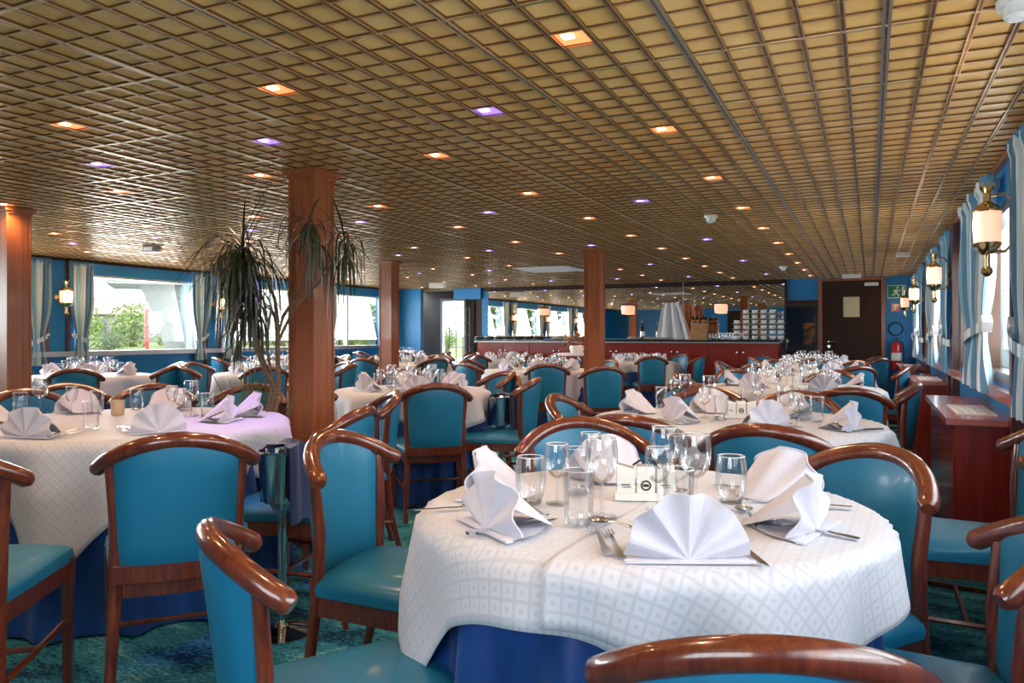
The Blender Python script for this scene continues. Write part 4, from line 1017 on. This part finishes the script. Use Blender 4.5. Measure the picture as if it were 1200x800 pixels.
def crown(c, n, L, seed, up=.5, wid=.0055):
    rn = random.Random(seed)
    for q in range(n):
        a = rn.uniform(0, 2*PI); el = rn.uniform(-.15, 1.45) if rn.random() < up else rn.uniform(-.5, .7); ll = L*rn.uniform(.6, 1.1)
        droop = rn.uniform(.6, 2.0) if el < 1.15 else rn.uniform(.15, .7)
        dirh = Vector((math.cos(a), math.sin(a), 0)); side = Vector((-math.sin(a), math.cos(a), 0))
        p = Vector(c)+Vector((0, 0, rn.uniform(-.13, .03))); vs = []; S = 7; e = el
        for s in range(S+1):
            t_ = s/S; w_ = wid*math.sin(PI*min(.97, .12+t_*.85))*(1 if t_ < .97 else .1)
            vs += [p-side*w_, p+Vector((0, 0, -.25*w_)), p+side*w_]
            e2 = max(-1.52, e-droop*2.1*t_**.75); step = ll/S; p = p+(dirh*math.cos(e2)+Vector((0, 0, math.sin(e2))))*step
        fs = []
        for s in range(S): fs += [(3*s, 3*s+1, 3*s+4, 3*s+3), (3*s+1, 3*s+2, 3*s+5, 3*s+4)]
        obj('leaf', MB().add(vs, fs), leafm, dr)
crown(pw(284, 292, d0), 200, .48, 1, .4)
crown(pw(296, 345, 4.0), 80, .34, 2, .1)
crown(pw(364, 262, 3.93), 50, .34, 3, .3)
crown(pw(403, 278, 4.12), 44, .37, 4, .3)
crown(pw(286, 372, 3.98), 26, .26, 6, .1)
# grassy under-planting
for q in range(46):
    rn = random.Random(100+q); a = rn.uniform(0, 2*PI); r = rn.uniform(.02, .15); h = rn.uniform(.35, .75); b = MB(); vs = []
    dx, dy = rn.uniform(-.14, .14), rn.uniform(-.14, .14)
    for s in range(5):
        t_ = s/4; w_ = .005*(1-t_*.8); x, y, z = r*math.cos(a)+dx*t_*t_, r*math.sin(a)+dy*t_*t_, .28+h*t_; vs += [(x-w_, y, z), (x+w_, y+.003, z)]
    obj('grass_blade', b.add(vs, [(2*s, 2*s+1, 2*s+3, 2*s+2) for s in range(4)]), gluec if q % 2 else bark, dr)

# ------------------------------------------------------------------ outside
GZ = -.9
water = noise_col(mat('pale_river', (.25, .27, .27), .12), [(.4, (.17, .20, .20)), (.6, (.24, .26, .25))], (1, 4, 1), 3, bump=.2)
struct('ground', MB().box(-140, -8.9, -130, 120, GZ-.3, GZ), water, smooth=False)
grass = noise_col(mat('bank_grass', (.09, .15, .03), .9), [(.35, (.06, .10, .02)), (.65, (.14, .20, .05))], (1, 1, 1), .7, 5)
bk = MB()
bk.grid(lambda u, v: Vector((-33-60*v, -120+230*u, GZ+.02+min(1, v*12)*.9+1.5*v+.2*math.sin(u*40))), 60, 14)
struct('trim_90', bk, grass)
treem = [noise_col(mat('tree_green', c, .8), [(.35, tuple(q*.6 for q in c)), (.65, tuple(q*1.3 for q in c))], (1, 1, 1), 3, 4) for c in ((.10, .17, .04), (.16, .23, .05), (.09, .13, .055))]
def tree(x, y, h, seed, lab, m=0):
    rn = random.Random(seed); t_ = empty('tree', (x, y, GZ+.8), label=lab, category='tree')
    obj('trunk', MB().tube([(0, 0, 0), (.05, 0, h*.25), (0, .1, h*.6)], [.18, .14, .06], 8), bark, t_)
    vs = []; fs = []; nn = 1300
    for q in range(nn):
        a, b_, c = rn.uniform(0, 2*PI), math.acos(rn.uniform(-1, 1)), rn.random()**.4
        lump = 1+.22*math.sin(3*a+seed)*math.sin(2.5*b_+seed*2)
        p = Vector((math.cos(a)*math.sin(b_)*h*.42*c*lump, math.sin(a)*math.sin(b_)*h*.42*c*lump, h*.56+math.cos(b_)*h*.44*c*lump)); s = h*.035
        n = Vector((rn.uniform(-1, 1), rn.uniform(-1, 1), rn.uniform(-1, 1))).normalized(); u_ = n.orthogonal().normalized()*s; v_ = n.cross(u_).normalized()*s
        k0 = len(vs); vs += [p-u_, p-v_*.6, p+u_, p+v_*.6]; fs.append((k0, k0+1, k0+2, k0+3))
    f = obj('foliage', MB().add(vs, fs), treem[m], t_, smooth=False); f['kind'] = 'stuff'
def ray(px, dep): u = (px-600)/FOC; return dep*(-SIN+u*COS), dep*(COS+u*SIN)
for i_, (px, dp, h, m, lb) in enumerate([(100, 44, 2.7, 1, 'bright bush at the left of the river window'), (155, 48, 3.2, 1, 'rounded green tree left of the red mooring pole'), (130, 40, 1.5, 2, 'low dark bush before the houses'), (196, 52, 1.7, 1, 'small light tree by the bridge pier'),
                                        (330, 44, 4.0, 0, 'green tree behind the dracaena stems'), (296, 60, 4.5, 2, 'dim tree left behind the dracaena'), (412, 50, 4.0, 1, 'pale tree in the third river window'), (434, 46, 3.2, 1, 'light tree beside the narrow column'), (398, 70, 5.0, 2, 'far tree in the third river window'),
                                        (360, 52, 6, 0, 'tree hidden behind the tall column'), (265, 52, 6, 2, 'tree behind the second curtain'), (30, 46, 6, 0, 'tree behind the left column')]):
    x, y = ray(px, dp); tree(x, y, h, i_+2, lb, m)
# trees seen in the mirror through the aft windows
for i_, (x, y, h) in enumerate([(-36, -42, 7.5), (-36, -52, 8), (-38, -62, 8), (-36, -72, 8), (-37, -84, 9), (-36, -32, 7), (-36, -23, 6.5)]):
    tree(x, y, h, 40+i_, 'green bank tree seen only in the mirror windows, %s of seven' % NTH[i_], i_ % 3)
x, y = ray(524, 50); tree(x, y, 1.9, 77, 'tree outside the alcove window', 1)
# houses
hwm = noise_col(mat('house_plaster', (.30, .28, .26), .8), [(.3, (.16, .15, .14)), (.7, (.20, .19, .18))], (1, 1, 1), .5); roofm = mat('house_roof', (.16, .12, .11), .8); winm = mat('house_pane', (.05, .06, .07), .2)
def house(px, dp, w_, h, lb):
    x, y = ray(px, dp); a = math.atan2(y, x)-PI/2; o = empty('house', (x, y, GZ+.9), a, label=lb, category='house')
    obj('walls', MB().box(-w_/2, w_/2, 0, 6, 0, h), hwm, o, smooth=False)
    obj('roof', MB().add([(-w_/2-.3, -.4, h), (w_/2+.3, -.4, h), (w_/2+.3, 6.4, h), (-w_/2-.3, 6.4, h), (-w_/2-.3, 3, h+1.6), (w_/2+.3, 3, h+1.6)], [(0, 1, 5, 4), (2, 3, 4, 5), (0, 4, 3), (1, 2, 5), (0, 3, 2, 1)]), roofm, o, smooth=False)
    for q in range(3):
        f_ = obj('window', MB().box(-w_/2+w_*(.18+.28*q)-.1, -w_/2+w_*(.18+.28*q)+.9, -.06, 0, h*.42, h*.8), hwm, o, smooth=False)
        obj('pane', MB().box(-w_/2+w_*(.18+.28*q), -w_/2+w_*(.18+.28*q)+.8, -.09, -.06, h*.46, h*.77), winm, f_, smooth=False)
house(118, 66, 9, 2.9, 'long white house across the river at the left'); house(203, 92, 8, 2.8, 'white house behind the red mooring pole'); house(352, 88, 8, 3.0, 'white house behind the second window')
# bridge pier with curved edge
x, y = ray(205, 24.0); a = math.atan2(y, x)-PI/2
con = noise_col(mat('bridge_concrete', (.33, .35, .31), .8), [(.3, (.14, .155, .135)), (.7, (.19, .205, .18))], (1, 1, 1), 1.2, 5)
br = empty('bridge_pier', (x, y, 0), a, label='pale concrete bridge pier with curved flank outside the left window', category='bridge')
prof = [(-.95+(.85*((z+1)/3.6 if z > -1 else 0)**2.4)*-1+.55, z) for z in [-1, -.5, 0, .5, 1, 1.5, 2, 2.4, 2.7]]
L = [(xx+.25, z) for xx, z in prof]; poly = L+[(1.15, 2.7), (1.15, -1)]
n = len(poly); b = MB(); vs = [(x_, 0, z_) for x_, z_ in poly]+[(x_, 1.2, z_) for x_, z_ in poly]
b.add(vs, [tuple(range(n)), tuple(range(2*n-1, n-1, -1))]+[(i, (i+1) % n, n+(i+1) % n, n+i) for i in range(n)]); obj('pier_body', b, con, br, smooth=False)
obj('deck_slab', MB().box(-1.9, 2.4, -.3, 3, 2.7, 3.3), con, br, smooth=False)
x, y = ray(172.5, 30)
mp_ = empty('mooring_pole', (x, y, GZ), label='red mooring pole standing in the river before the left window', category='pole')
obj('shaft', MB().lathe([(.001, 0), (.085, 0), (.085, 2.95), (.001, 2.95)], 12), redm, mp_); obj('pole_cap', MB().lathe([(.001, 2.95), (.095, 2.95), (.095, 3.05), (.001, 3.08)], 12), redm, mp_)
# lock wall beyond the right windows, stones laid one by one
st = [noise_col(mat('lock_stone', c, .9), [(.3, tuple(q*.75 for q in c)), (.7, tuple(q*1.2 for q in c))], (1, 1, 1), 6, 5, bump=.3) for c in ((.22, .19, .12), (.26, .23, .15), (.18, .16, .11))]
lw = struct('wall_lock', MB().box(2.15, 2.6, -2, 20, -1, 1.95), st[2], smooth=False)
sm_ = [MB().box(-.05, 0, .01, .54, .008, .262).mesh('stone', m, False) for m in st]; rn = random.Random(9)
for rw_ in range(8):
    for q in range(34):
        link('stone', rn.choice(sm_), lw, (2.15-rn.uniform(0, .015), 1.5+q*.55+(.27 if rw_ % 2 else 0), -.2+.27*rw_))
